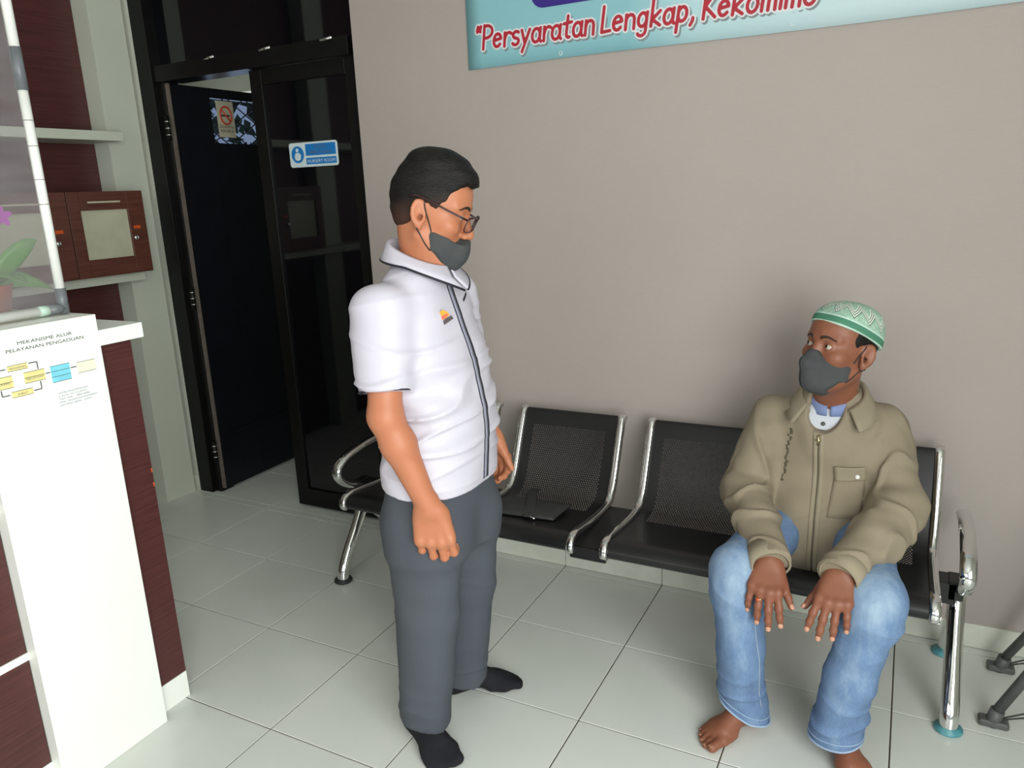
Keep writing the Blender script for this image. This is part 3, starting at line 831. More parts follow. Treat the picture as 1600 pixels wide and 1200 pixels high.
# beam, black, under the seats
box('beam', (-0.78, -0.285, 0.305), (1.335, -0.215, 0.372), MT['seat_black'], wbn, bevel=0.004)
for gx in (0.3275, -0.1755, 0.8275):
    box('link_plate', (gx - 0.06, -0.528, 0.392), (gx + 0.06, -0.20, 0.402), MT['seat_black'], wbn)
    box('link_lip', (gx - 0.06, -0.534, 0.362), (gx + 0.06, -0.522, 0.402), MT['seat_black'], wbn, bevel=0.003)
for lxx, foot, side in ((-0.765, 'rubber', -1), (1.340, 'teal_foot', 1)):
    leg = tube('leg_frame', smooth_path([(lxx, -0.424, 0.012), (lxx, -0.416, 0.05), (lxx, -0.375, 0.115), (lxx, -0.31, 0.20), (lxx, -0.255, 0.285), (lxx, -0.240, 0.350), (lxx, -0.238, 0.366)], 6), 0.0235, MT['chrome'], wbn, seg=16, flat_axis=(1, 0, 0), ratio=0.95)
    tube('rear_leg', smooth_path([(lxx, -0.255, 0.262), (lxx, -0.21, 0.235), (lxx, -0.14, 0.165), (lxx, -0.07, 0.075), (lxx, -0.034, 0.014)], 6), 0.0195, MT['chrome'], wbn, seg=14, flat_axis=(1, 0, 0))
    for fy in (-0.424, -0.030):
        lathe('foot_pad', [(0.0, 0.0), (0.030, 0.0), (0.036, 0.005), (0.036, 0.010), (0.020, 0.016), (0.018, 0.03)], MT[foot], wbn, (lxx, fy, 0.0), 20)
    ax = lxx + 0.008 * side
    tube('armrest', smooth_path([(ax, -0.075, 0.500), (ax, -0.15, 0.512), (ax, -0.25, 0.507), (ax, -0.335, 0.492), (ax, -0.382, 0.462), (ax, -0.385, 0.425), (ax, -0.345, 0.385), (ax, -0.285, 0.358), (ax, -0.235, 0.345)], 7), 0.021, MT['chrome'], wbn, seg=14, flat_axis=(1, 0, 0), ratio=0.62)
    box('end_plate', (lxx - 0.028, -0.285, 0.318), (lxx + 0.012, -0.212, 0.374), MT['seat_black'], wbn, bevel=0.004)

# soft black pouch lying on a seat
pc = empty('pouch', (0.05, -0.36, 0.415)); tag(pc, 'small flat black pouch with a strap lying on the empty bench seat', 'pouch')
def pouch():
    verts, faces = [], []
    n = 14
    for i in range(n + 1):
        for j in range(n + 1):
            u, v = i / n * 2 - 1, j / n * 2 - 1
            k = (1 - abs(u) ** 4) * (1 - abs(v) ** 4)
            verts.append((0.045 + u * 0.125, -0.372 + v * 0.075 + 0.01 * u, 0.4215 + 0.014 * k ** 0.6 + 0.004 * (v + 1) * -1 + 0.006))
    for i in range(n):
        for j in range(n):
            a = i * (n + 1) + j; faces.append((a, a + n + 1, a + n + 2, a + 1))
    o = link_mesh('bag', rel(pc, verts), faces, MT['rubber'], pc, smooth=True)
    md = o.modifiers.new('thickness', 'SOLIDIFY'); md.thickness = 0.006; md.offset = 1
pouch()
tube('strap', smooth_path([(0.00, -0.215, 0.430), (0.015, -0.27, 0.437), (0.04, -0.33, 0.446), (0.07, -0.40, 0.443), (0.085, -0.455, 0.436)], 6), 0.018, MT['rubber'], pc, seg=10, flat_axis=(1, 0, 0), ratio=0.16)
tube('zip_pull', [(-0.105, -0.425, 0.437), (-0.070, -0.435, 0.437)], 0.003, MT['chrome'], pc, seg=8)
tube('zip_pull', [(0.088, -0.458, 0.439), (0.115, -0.462, 0.437)], 0.0025, MT['chrome'], pc, seg=8)

# ------------------------------------------------------------------ folding stand at the right
ts = empty('folding_stand', (1.78, -0.30, 0)); tag(ts, 'dark grey tripod stand with splayed legs and thin wire braces', 'stand')
hub = (1.80, -0.42, 0.80)
feet = [(1.482, -0.062, 0.014), (1.442, -0.350, 0.014), (2.04, -0.27, 0.014)]
for i, f in enumerate(feet):
    f = Vector(f)
    top = Vector((f.x + 0.22, f.y + (-0.02 if i == 0 else 0.01), 0.62)) if i < 2 else Vector(hub) - Vector((0, 0, .1))
    if i == 0: top = Vector((1.70, -0.17, 0.52))
    if i == 1: top = Vector((1.665, -0.352, 0.52))
    if i == 2: top = Vector((1.82, -0.27, 0.52))
    L = tube('leg', [f + (top - f) * 0.02, top], 0.0125 if i == 0 else 0.014, MT['stand_grey'], ts, seg=12)
    ft = tube('foot', [f + Vector((0.004, 0, -0.013)), f + (top - f) * 0.07], 0.0185, MT['stand_grey'], L, seg=12)
    box('foot_lug', tuple(f + Vector((-0.028, -0.020, -0.0138))), tuple(f + Vector((0.045, 0.02, 0.006))), MT['stand_grey'], L, bevel=0.005)
    for q in ((0.0, 0.028) if i < 2 else ()):
        tube('wire', [f + Vector((0.03, -0.004, 0.012 + q * .2)), f + Vector((0.33, -0.03, 0.16 + q * 2.0))], 0.0026, MT['stand_grey'], ts, seg=6)
box('hub', (1.64, -0.40, 0.50), (1.85, -0.13, 0.54), MT['stand_grey'], ts, bevel=0.01)
# ------------------------------------------------------------------ implicit surface modeller (numpy) for bodies and clothes
F32 = np.float32
def smin(a, b, k):
    if k <= 0: return np.minimum(a, b)
    h = np.maximum(k - np.abs(a - b), 0) / k
    return np.minimum(a, b) - h * h * k * 0.25
def smax(a, b, k): return -smin(-a, -b, k)
def nrm(v):
    v = np.array(v, float); return v / np.linalg.norm(v)

class Sdf:
    def __init__(s): s.ops = []
    def add(s, prim, k=0.02): s.ops.append(('add', prim[0], prim[1], prim[2], k)); return s
    def sub(s, prim, k=0.01): s.ops.append(('sub', prim[0], prim[1], prim[2], k)); return s
    def cut(s, fn, k=0.0): s.ops.append(('cut', fn, None, None, k)); return s
    def disp(s, fn): s.ops.append(('disp', fn, None, None, 0)); return s
    def eval_blocks(s, C, rad, P):
        B, M, _ = P.shape
        f = np.full((B, M), 1.0)
        for mode, fn, lo, hi, k in s.ops:
            if lo is None:
                m = f.min(axis=1) < 0.2 if mode != 'cut' else np.ones(B, bool)
            else:
                dd = np.maximum(np.maximum(lo - C, C - hi), 0)
                m = np.sqrt((dd ** 2).sum(1)) < rad + k + 0.02
            if not m.any(): continue
            d = fn(P[m].reshape(-1, 3)).reshape(-1, M)
            if mode == 'add': f[m] = smin(f[m], d, k)
            elif mode == 'sub': f[m] = smax(f[m], -d, k)
            elif mode == 'cut': f[m] = smax(f[m], d, k)
            else: f[m] = f[m] + d
        return f
    def ev(s, P):
        P = np.asarray(P, float)
        return s.eval_blocks(P.reshape(-1, 3), 0.0, P.reshape(-1, 1, 3)).reshape(P.shape[:-1])
    def hit(s, P, d, tmax=0.5, step=0.004):
        """first crossing from outside along d"""
        P = np.asarray(P, float); d = nrm(d)
        n = int(tmax / step); t = np.arange(n + 1) * step
        Q = P[:, None, :] + d[None, None, :] * t[None, :, None]
        v = s.ev(Q)
        ins = v < 0
        i = np.where(ins.any(1), ins.argmax(1), n)
        i = np.clip(i, 1, n)
        r = np.arange(len(P))
        a, b = v[r, i - 1], v[r, i]
        fr = np.clip(a / np.where(np.abs(a - b) < 1e-9, 1, a - b), 0, 1)
        return P + d * ((i - 1 + fr) * step)[:, None]

def bb(pts, r):
    pts = np.array(pts, float); return pts.min(0) - r, pts.max(0) + r
def cone(a, b, ra, rb):
    a = np.array(a, float); b = np.array(b, float); ba = b - a; L = (ba ** 2).sum()
    def fn(P):
        q = P - a; t = np.clip((q @ ba) / L, 0, 1)
        q = q - t[:, None] * ba
        return np.sqrt((q ** 2).sum(1)) - (ra + (rb - ra) * t)
    lo, hi = bb([a, b], max(ra, rb)); return fn, lo, hi
def ell(c, axes, r):
    """ellipsoid: centre, 3x3 axes as rows, radii"""
    c = np.array(c, float); A = np.array(axes, float); r = np.array(r, float)
    def fn(P):
        q = (P - c) @ A.T / r
        k0 = np.sqrt((q ** 2).sum(1)); k1 = np.sqrt(((q / r) ** 2).sum(1))
        return k0 * (k0 - 1) / np.maximum(k1, 1e-6)
    R = r.max(); return fn, c - R, c + R
I3 = np.eye(3)
def flatcone(a, b, side, ra, rb):
    """tapered limb with an elliptic section; ra, rb = (half width along side, half depth)"""
    a = np.array(a, float); b = np.array(b, float); w = nrm(b - a); L = np.linalg.norm(b - a)
    u = np.array(side, float); u = nrm(u - w * (u @ w)); v = np.cross(w, u)
    ra = np.array(ra, float); rb = np.array(rb, float)
    def fn(P):
        q = P - a; z = q @ w; t = np.clip(z / L, 0, 1)
        R = ra + (rb - ra) * t[:, None]
        m = R.min(1)
        ex = (z - t * L) / m; eu = (q @ u) / R[:, 0]; evv = (q @ v) / R[:, 1]
        k0 = np.sqrt(ex ** 2 + eu ** 2 + evv ** 2)
        g = np.sqrt((ex / m) ** 2 + (eu / R[:, 0]) ** 2 + (evv / R[:, 1]) ** 2)
        return k0 * (k0 - 1) / np.maximum(g, 1e-6)
    lo, hi = bb([a, b], max(ra.max(), rb.max())); return fn, lo, hi
def loft(levels, u, v, w=(0, 0, 1), p=2.3, sub=6):
    """sections along w: (centre, half width, front depth, back depth)"""
    u, v, w = nrm(u), nrm(v), nrm(w)
    pts = smooth_path([tuple(l[0]) + (l[1], l[2], l[3]) for l in levels], sub)
    A = np.array(pts); H = A[:, :3] @ w
    o = np.argsort(H); A = A[o]; H = H[o]
    def fn(P):
        h = P @ w; hc = np.clip(h, H[0], H[-1])
        c = np.stack([np.interp(hc, H, A[:, i]) for i in range(3)], 1)
        a = np.interp(hc, H, A[:, 3]); bf = np.interp(hc, H, A[:, 4]); bk = np.interp(hc, H, A[:, 5])
        q = P - c; x = q @ u; y = q @ v
        b = np.where(y > 0, bf, bk)
        e = (np.abs(x / a) ** p + np.abs(y / b) ** p) ** (1 / p)
        d = (e - 1) * np.minimum(a, b) * 0.92
        ov = np.abs(h - hc)
        return np.where(ov > 0, np.sqrt(np.maximum(d, 0) ** 2 + ov ** 2) + np.minimum(d, 0) * 0, d)
    R = A[:, 3:].max(); lo = A[:, :3].min(0) - R; hi = A[:, :3].max(0) + R
    return fn, lo, hi
_rw = np.random.RandomState(11)
def wavy(scale, n=7, stretch=(1, 1, 1), seed=1):
    r = np.random.RandomState(seed)
    K = r.normal(size=(n, 3)); K /= np.linalg.norm(K, axis=1, keepdims=True); K *= scale * r.uniform(0.6, 1.5, (n, 1)); K *= np.array(stretch)
    ph = r.uniform(0, 6.28, n)
    def fn(P): return np.sin(P @ K.T + ph).sum(1) / math.sqrt(n / 2)
    return fn
def ridged(*a, **k):
    g = wavy(*a, **k)
    return lambda P: 1.0 - 1.6 * np.abs(g(P))

def surface(sdf, lo, hi, h):
    """surface nets over the blocks the surface passes through -> verts, quads"""
    lo = np.array(lo, float) - 2 * h; hi = np.array(hi, float) + 2 * h
    N = 8
    nb = np.ceil((hi - lo) / (h * N)).astype(int)
    G = np.stack(np.meshgrid(*[np.arange(n) for n in nb], indexing='ij'), -1).reshape(-1, 3)
    C = lo + (G + 0.5) * h * N
    rad = h * N * 0.866
    f = sdf.eval_blocks(C, rad * 1.4, C[:, None, :])[:, 0]
    act = np.abs(f) < rad * 1.35 + 0.006
    G = G[act]; C = C[act]
    k = np.arange(N + 1)
    O = np.stack(np.meshgrid(k, k, k, indexing='ij'), -1).reshape(-1, 3)
    vals = np.empty((len(G), N + 1, N + 1, N + 1), F32)
    for a in range(0, len(G), 512):
        g = G[a:a + 512]
        P = lo + (g[:, None, :] * N + O[None]) * h
        vals[a:a + 512] = sdf.eval_blocks(C[a:a + 512], rad, P).reshape(-1, N + 1, N + 1, N + 1)
    ins = vals < 0
    dims = nb * N + 1
    def key(ijk): return (ijk[..., 0].astype(np.int64) * dims[1] + ijk[..., 1]) * dims[2] + ijk[..., 2]
    cnt = sum(ins[:, i:i + N, j:j + N, l:l + N].astype(np.int8) for i in (0, 1) for j in (0, 1) for l in (0, 1))
    bi, ci, cj, ck = np.nonzero((cnt > 0) & (cnt < 8))
    cell = G[bi] * N + np.stack([ci, cj, ck], 1)
    corner = {(i, j, l): vals[bi, ci + i, cj + j, ck + l] for i in (0, 1) for j in (0, 1) for l in (0, 1)}
    acc = np.zeros((len(bi), 3)); num = np.zeros(len(bi))
    for ax in range(3):
        for s in (0, 1):
            for t in (0, 1):
                c0 = [s, t]; c0.insert(ax, 0); c1 = [s, t]; c1.insert(ax, 1)
                a, b = corner[tuple(c0)], corner[tuple(c1)]
                m = (a < 0) != (b < 0)
                fr = np.where(m, a / np.where(a == b, 1, a - b), 0)
                p = np.tile(np.array(c0, float), (len(bi), 1)); p[:, ax] += fr
                acc += p * m[:, None]; num += m
    vert = lo + (cell + acc / num[:, None]) * h
    kk = key(cell); order = np.argsort(kk); kk = kk[order]; vert = vert[order]
    faces = []
    for ax in range(3):
        sl0 = [slice(None), slice(0, N), slice(0, N), slice(0, N)]
        sl1 = list(sl0); sl1[ax + 1] = slice(1, N + 1)
        a = ins[tuple(sl0)]; b = ins[tuple(sl1)]
        bi, i, j, l = np.nonzero(a != b)
        g = G[bi] * N + np.stack([i, j, l], 1)
        flip = ~a[bi, i, j, l]
        e1 = np.zeros(3, int); e2 = np.zeros(3, int); e1[(ax + 1) % 3] = 1; e2[(ax + 2) % 3] = 1
        quad = []
        for d in (-e1 - e2, -e2, 0 * e1, -e1):
            q = key(g + d); p = np.searchsorted(kk, q); p = np.clip(p, 0, len(kk) - 1)
            quad.append(np.where(kk[p] == q, p, -1))
        Q = np.stack(quad, 1); ok = (Q >= 0).all(1)
        Q = Q[ok]; fl = flip[ok]; Q[fl] = Q[fl][:, ::-1]
        faces.append(Q)
    F = np.concatenate(faces)
    return vert, F
def relax(V, F, it=1, lam=0.5):
    E = np.concatenate([F[:, [0, 1]], F[:, [1, 2]], F[:, [2, 3]], F[:, [3, 0]]])
    E = np.concatenate([E, E[:, ::-1]])
    deg = np.maximum(np.bincount(E[:, 0], minlength=len(V)), 1)
    for _ in range(it):
        S = np.stack([np.bincount(E[:, 0], weights=V[E[:, 1], i], minlength=len(V)) for i in range(3)], 1)
        V = V + lam * (S / deg[:, None] - V)
    return V
def sculpt(name, sdf, lo, hi, h, mat, parent, smooth_it=2, attrs=None):
    V, F = surface(sdf, lo, hi, h)
    V = relax(V, F, smooth_it)
    A = {k: fn(V) for k, fn in attrs.items()} if attrs else None
    return np_mesh(name, V, F, mat, parent, A)
def patch(name, sdf, pts_grid, d, lift, thick, mat, parent, tmax=0.3, smooth=True):
    """a strip or patch laid on a surface: grid of start points (n, m, 3) cast along d"""
    pts = np.array(pts_grid, float); n, m, _ = pts.shape
    Hh = sdf.hit(pts.reshape(-1, 3), d, tmax).reshape(n, m, 3) - nrm(d) * lift
    V = Hh.reshape(-1, 3)
    faces = [(i * m + j, i * m + j + 1, (i + 1) * m + j + 1, (i + 1) * m + j) for i in range(n - 1) for j in range(m - 1)]
    o = link_mesh(name, rel(parent, V), faces, mat, parent, smooth)
    # make every face look back along d
    me = o.data
    nn = sum((Vector(p.normal) for p in me.polygons), Vector())
    if nn.dot(Vector(d)) > 0: me.flip_normals()
    md = o.modifiers.new('thickness', 'SOLIDIFY'); md.thickness = thick; md.offset = -1
    return o
def on_surface(sdf, pts, d, lift=0.0, tmax=0.3):
    return sdf.hit(np.array(pts, float), d, tmax) - nrm(d) * lift

# ------------------------------------------------------------------ anatomy builders
class Frame:
    """head frame: f forward, l to the person's left, u up, origin between the ears"""
    def __init__(s, c, f, up=(0, 0, 1), roll=0.0, k=1.0):
        s.f = nrm(f); l = np.cross(up, s.f); s.l = nrm(l); s.u = np.cross(s.f, s.l); s.c = np.array(c, float); s.k = k
        if roll:
            l, u = s.l, s.u; s.l = l * math.cos(roll) + u * math.sin(roll); s.u = np.cross(s.f, s.l)
        s.A = np.array([s.f, s.l, s.u])
    def p(s, f, l, u): return s.c + (s.f * f + s.l * l + s.u * u) * s.k
    def ell(s, c, r, tilt=None):
        A = s.A if tilt is None else np.array(tilt) @ s.A
        return ell(s.p(*c), A, np.array(r) * s.k)
    def cone(s, a, b, ra, rb): return cone(s.p(*a), s.p(*b), ra * s.k, rb * s.k)
    def loc(s, P): return ((P - s.c) @ s.A.T) / s.k
def rotm(axis, deg):
    a = math.radians(deg); c, sn = math.cos(a), math.sin(a)
    return np.array({'f': [[1, 0, 0], [0, c, sn], [0, -sn, c]], 'l': [[c, 0, sn], [0, 1, 0], [-sn, 0, c]], 'u': [[c, sn, 0], [-sn, c, 0], [0, 0, 1]]}[axis])

def head_ops(S, H, neck_to, neck_r=0.056):
    S.add(H.ell((-0.010, 0, 0.045), (0.096, 0.076, 0.086)), 0.0)
    S.add(H.ell((0.028, 0, 0.060), (0.061, 0.064, 0.056)), 0.02)
    S.add(H.ell((0.030, 0, -0.015), (0.056, 0.062, 0.080)), 0.03)
    S.add(H.ell((0.030, 0, -0.060), (0.050, 0.054, 0.040)), 0.03)
    S.add(H.cone((0.072, -0.012, -0.086), (0.072, 0.012, -0.086), 0.016, 0.016), 0.025)
    for q in (-1, 1):
        S.add(H.cone((-0.002, q * 0.056, -0.045), (0.060, q * 0.022, -0.086), 0.014, 0.014), 0.025)
        S.add(H.ell((0.060, q * 0.044, -0.008), (0.022, 0.022, 0.018)), 0.025)
        S.add(H.cone((0.083, q * 0.012, 0.040), (0.066, q * 0.047, 0.040), 0.0085, 0.008), 0.014)
        S.sub(H.ell((0.095, q * 0.032, 0.020), (0.017, 0.018, 0.012)), 0.016)
    S.add(H.cone((0.084, 0, 0.026), (0.106, 0, -0.016), 0.007, 0.0105), 0.014)
    S.add(H.ell((0.106, 0, -0.021), (0.011, 0.0115, 0.010)), 0.008)
    for q in (-1, 1):
        S.add(H.ell((0.096, q * 0.0125, -0.024), (0.011, 0.0075, 0.008)), 0.007)
        S.sub(H.ell((0.102, q * 0.006, -0.032), (0.005, 0.003, 0.004)), 0.003)
    S.add(H.cone((0.091, -0.016, -0.052), (0.091, 0.016, -0.052), 0.006, 0.006), 0.008)
    S.add(H.cone((0.089, -0.015, -0.062), (0.089, 0.015, -0.062), 0.007, 0.007), 0.008)
    # eyelids round the eyeball, with an almond opening
    for q in (-1, 1):
        S.add(H.ell((0.0735, q * 0.032, 0.019), (0.0146, 0.0155, 0.0138)), 0.006)
        S.sub(H.ell((0.0890, q * 0.033, 0.0185), (0.0120, 0.0130, 0.0058), rotm('u', q * 12)), 0.0015)
    # ears
    for q in (-1, 1):
        t = rotm('u', q * -24) @ rotm('l', 12)
        S.add(H.ell((-0.012, q * 0.083, 0.006), (0.0195, 0.0065, 0.032), t), 0.006)
        S.add(H.ell((-0.004, q * 0.079, -0.022), (0.010, 0.006, 0.012), t), 0.006)
        S.sub(H.ell((-0.009, q * 0.0895, 0.007), (0.0125, 0.0065, 0.022), t), 0.005)
        S.sub(H.ell((-0.003, q * 0.084, -0.004), (0.0075, 0.009, 0.009), t), 0.004)
        S.add(H.ell((0.004, q * 0.079, -0.006), (0.0045, 0.005, 0.0075)), 0.003)
    S.add(cone(H.p(-0.020, 0, -0.040), neck_to, neck_r * H.k, neck_r * 1.08), 0.03)
    S.add(cone(H.p(0.035, 0, -0.060), np.array(neck_to) + H.f * 0.01, 0.036 * H.k, 0.05), 0.03)

def hand_ops(S, W, d, n, s, k=1.0, curl=((10, 20, 12),) * 4, spread=6, thumb=(0.75, 0.62, -0.22), thumb_bend=18, width=1.0, flen=1.0):
    """W wrist, d towards the fingers, n back of the hand, s thumb side; returns nail and ring places"""
    W = np.array(W, float); d = nrm(d); n = np.array(n, float); n = nrm(n - d * (n @ d)); s0 = np.cross(d, n); s = s0 if s0 @ np.array(s) > 0 else -s0
    info = []
    offs = [0.033, 0.0115, -0.0105, -0.0315]
    klen = [0.088, 0.092, 0.088, 0.080]
    lens = [(0.041, 0.025, 0.020), (0.046, 0.029, 0.021), (0.043, 0.027, 0.020), (0.033, 0.020, 0.018)]
    lens = [tuple(x * flen for x in t) for t in lens]
    rad = [0.0104, 0.0105, 0.0100, 0.0090]
    S.add(flatcone(W - d * 0.015 * k, W + d * 0.012 * k, s, (0.0265 * k, 0.019 * k), (0.030 * k, 0.019 * k)), 0.015)
    for i in range(4):
        o = offs[i] * width
        Kn = W + (d * klen[i] + s * o) * k
        S.add(cone(W + (d * 0.012 + s * o * 0.62 - n * 0.001) * k, Kn - n * 0.003 * k, 0.0150 * k, 0.0118 * k), 0.016)
        S.add(cone(W + (d * 0.03 + s * o * 0.8 - n * 0.010) * k, Kn - (n * 0.009 + d * 0.012) * k, 0.013 * k, 0.010 * k), 0.016)
        S.add(ell(Kn + n * 0.002 * k, np.array([d, s, n]), np.array([0.011, 0.0095, 0.0085]) * k), 0.008)
        an = 0.0; P = Kn
        base = nrm(d + s * math.tan(math.radians(spread * (1.4, 0.4, -0.6, -1.7)[i])))
        r0 = rad[i] * k
        for j in range(3):
            an += curl[i][j]
            dr = base * math.cos(math.radians(an)) - n * math.sin(math.radians(an))
            Q = P + dr * lens[i][j] * k
            r1 = r0 * 0.93
            S.add(cone(P, Q, r0, r1), 0.0045 if j else 0.009)
            if j == 0: ring = (P + dr * lens[i][0] * k * 0.55, dr, r0)
            if j < 2: S.add(ell(Q, I3, (r0 * 1.04,) * 3), 0.003)
            P, r0 = Q, r1
        nn = base * math.sin(math.radians(an)) + n * math.cos(math.radians(an))
        info.append(dict(tip=Q, dir=dr, nor=nn, side=np.cross(dr, nn), r=r0, ring=ring))
    tb = W + (d * 0.022 + s * 0.022 - n * 0.008) * k
    td = nrm(d * thumb[0] + s * thumb[1] + n * thumb[2])
    t1 = tb + td * 0.044 * k
    S.add(cone(tb, t1, 0.0165 * k, 0.0125 * k), 0.018)
    td2 = nrm(td * math.cos(math.radians(thumb_bend)) + d * math.sin(math.radians(thumb_bend)))
    t2 = t1 + td2 * 0.032 * k; t3 = t2 + nrm(td2 + d * 0.12) * 0.026 * k
    S.add(cone(t1, t2, 0.0115 * k, 0.0105 * k), 0.006); S.add(cone(t2, t3, 0.0105 * k, 0.0085 * k), 0.004)
    dr = nrm(t3 - t2); nn = nrm(n * 0.8 + s * 0.6); nn = nrm(nn - dr * (nn @ dr))
    info.append(dict(tip=t3, dir=dr, nor=nn, side=np.cross(dr, nn), r=0.0085 * k, ring=None))
    return info
def nails(parent, infos, mat, k=1.0, which=None):
    for i, f in enumerate(infos):
        if which and i not in which: continue
        c = f['tip'] + f['nor'] * f['r'] * 0.62 + f['dir'] * f['r'] * 0.15
        V, F = [], []
        n = 6
        for a in range(n + 1):
            for b in range(n + 1):
                u, v = a / n * 2 - 1, b / n * 2 - 1
                uu = u * math.sqrt(1 - 0.45 * v * v); vv = v * math.sqrt(1 - 0.35 * u * u)
                V.append(c + f['dir'] * uu * f['r'] * 0.85 + f['side'] * vv * f['r'] * 0.80 + f['nor'] * f['r'] * (0.40 - 0.36 * vv * vv - 0.10 * uu * uu))
        for a in range(n):
            for b in range(n): F.append((a * (n + 1) + b, a * (n + 1) + b + 1, (a + 1) * (n + 1) + b + 1, (a + 1) * (n + 1) + b))
        o = link_mesh('fingernail', rel(parent, V), F, mat, parent, True)
        md = o.modifiers.new('thickness', 'SOLIDIFY'); md.thickness = 0.0012; md.offset = 0

def foot_ops(S, A, d, k=1.0, toes=True, side=1):
    """A ankle centre, d horizontal toe direction, side +1 for a left foot (big toe on its right)"""
    A = np.array(A, float); d = nrm((d[0], d[1], 0)); up = np.array((0, 0, 1.0)); r = np.cross(d, up)   # r = to the right of d
    m = r * side                                    # towards the big toe
    g = np.array((A[0], A[1], 0.0))
    S.add(cone(A + up * 0.09, A, 0.032 * k, 0.033 * k), 0.02)
    S.add(ell(g - d * 0.035 * k + up * 0.034 * k, np.array([d, r, up]), np.array((0.034, 0.031, 0.034)) * k), 0.03)
    S.add(cone(A - up * 0.01, g + (d * 0.105 + m * 0.012) * k + up * 0.030 * k, 0.036 * k, 0.024 * k), 0.03)
    S.add(cone(g - d * 0.02 * k + up * 0.024 * k, g + (d * 0.10 - m * 0.022) * k + up * 0.020 * k, 0.024 * k, 0.019 * k), 0.03)
    S.add(flatcone(g + d * 0.09 * k + up * 0.019 * k, g + (d * 0.128 + m * 0.004) * k + up * 0.016 * k, r, (0.043 * k, 0.018 * k), (0.040 * k, 0.0135 * k)), 0.025)
    info = []
    for i in range(5):
        o = (0.030, 0.008, -0.010, -0.026, -0.040)[i]; b = (0.128, 0.137, 0.133, 0.124, 0.112)[i]; L = (0.038, 0.034, 0.030, 0.027, 0.023)[i]; rr = (0.0135, 0.0095, 0.009, 0.0085, 0.008)[i]
        P = g + (d * b + m * o + up * (rr + 0.006)) * k
        dd = nrm(d + m * (0.06, 0.0, -0.06, -0.10, -0.18)[i] * (1 if i else -1) * 0.7)
        Q = P + (dd * L - up * 0.006) * k
        if toes:
            mid = (P + Q) / 2 + up * (0.004 if i else 0.001) * k
            S.add(cone(P, mid, rr * 0.98 * k, rr * 0.95 * k), 0.010); S.add(cone(mid, Q, rr * 0.95 * k, rr * k), 0.003)
        else:
            S.add(cone(P, Q, rr * k, rr * 0.95 * k), 0.022)
        info.append(dict(tip=Q, dir=dd, nor=nrm(up + dd * 0.35), side=np.cross(dd, nrm(up + dd * 0.35)), r=rr * k))
    S.cut(lambda P: 0.0015 - P[:, 2], 0.004)
    return info

# ------------------------------------------------------------------ skin, hair and cloth materials
def make_skin(name, a, b, rough=0.48):
    m = Mat(name, a, rough, spec=0.4)
    v = m.coords()
    m.color(m.mix(m.noise(v, 45, 4), m.ramp(m.noise(v, 9, 4), [(0.32, a), (0.68, b)]), a))
    m.p.inputs['Subsurface Weight'].default_value = 0.12
    m.p.inputs['Subsurface Radius'].default_value = (0.012, 0.005, 0.003)
    m.p.inputs['Subsurface Scale'].default_value = 0.6
    m.bump(m.noise(v, 260, 3), 0.12, 0.001)
    return m.m
MT['skin_a'] = make_skin('light brown skin', srgb(182, 118, 86), srgb(172, 106, 76))
MT['skin_b'] = make_skin('dark brown skin', srgb(134, 84, 62), srgb(120, 72, 54))
MT['nail_b'] = flat('finger nail', (196, 146, 122), 0.35)
MT['nail_a'] = flat('pale finger nail', (224, 172, 142), 0.35)
MT['toenail'] = flat('toe nail', (150, 104, 80), 0.4)
def make_hair():
    m = Mat('short black hair', (0.012, 0.010, 0.009, 1), 0.5, spec=0.2)
    v = m.mapping(m.coords(), (60, 60, 220))
    g = m.noise(v, 1.6, 5)
    hq = m.sep(m.attr('loc'))
    fade = m.math('MULTIPLY', m.math('LESS_THAN', hq[0], 1.0), m.ramp(m.math('ADD', m.math('MULTIPLY', hq[2], 8.0), m.math('MULTIPLY', hq[0], -3.5)), [(0.0, (1, 1, 1, 1)), (0.42, (0, 0, 0, 1))]))
    top = (m.ramp(g, [(0.35, (0.004, 0.0035, 0.003, 1)), (0.68, (0.013, 0.011, 0.010, 1)), (0.82, (0.045, 0.041, 0.038, 1))]))
    m.color(m.mix(m.math('MULTIPLY', fade, 0.8), top, srgb(72, 48, 38)))
    m.bump(g, 0.6, 0.004)
    return m.m
MT['hair'] = make_hair()
MT['brow'] = flat('eyebrow hair', (44, 28, 22), 0.7)
def make_fabric(name, a, b, weave=420, bump=0.25, rough=0.8, big=4, sheen=0.0):
    m = Mat(name, a, rough, spec=0.25)
    v = m.coords()
    m.color(m.ramp(m.noise(v, big, 5), [(0.3, a), (0.7, b)]))
    w = m.n('ShaderNodeTexWave'); w.inputs['Scale'].default_value = weave / 6.0; w.inputs['Distortion'].default_value = 1.5
    m.link(v, w.inputs['Vector'])
    m.bump(m.math('ADD', w.outputs['Fac'], m.noise(v, weave, 2)), bump, 0.0006)
    if sheen: m.p.inputs['Sheen Weight'].default_value = sheen
    return m.m
MT['shirt'] = make_fabric('white satin shirt cloth', srgb(192, 188, 199), srgb(199, 195, 206), 500, 0.05, 0.36, 3)
MT['navy'] = flat('navy piping', (22, 22, 34), 0.7)
MT['placket_grey'] = flat('grey placket stripe', (150, 150, 168), 0.6)
MT['slate'] = make_fabric('slate grey trouser cloth', srgb(76, 80, 86), srgb(70, 74, 82), 500, 0.1, 0.8, 3)
MT['sock'] = make_fabric('black sock knit', (0.010, 0.010, 0.013, 1), (0.016, 0.016, 0.020, 1), 500, 0.4, 0.9, 9)
MT['mask'] = make_fabric('charcoal mask cloth', srgb(62, 64, 66), srgb(69, 71, 71), 600, 0.15, 0.85, 9)
MT['mask_edge'] = flat('dark mask binding', (36, 37, 40), 0.8)
MT['khaki'] = make_fabric('khaki jacket cotton', srgb(132, 121, 103), srgb(141, 130, 111), 480, 0.22, 0.85, 5)
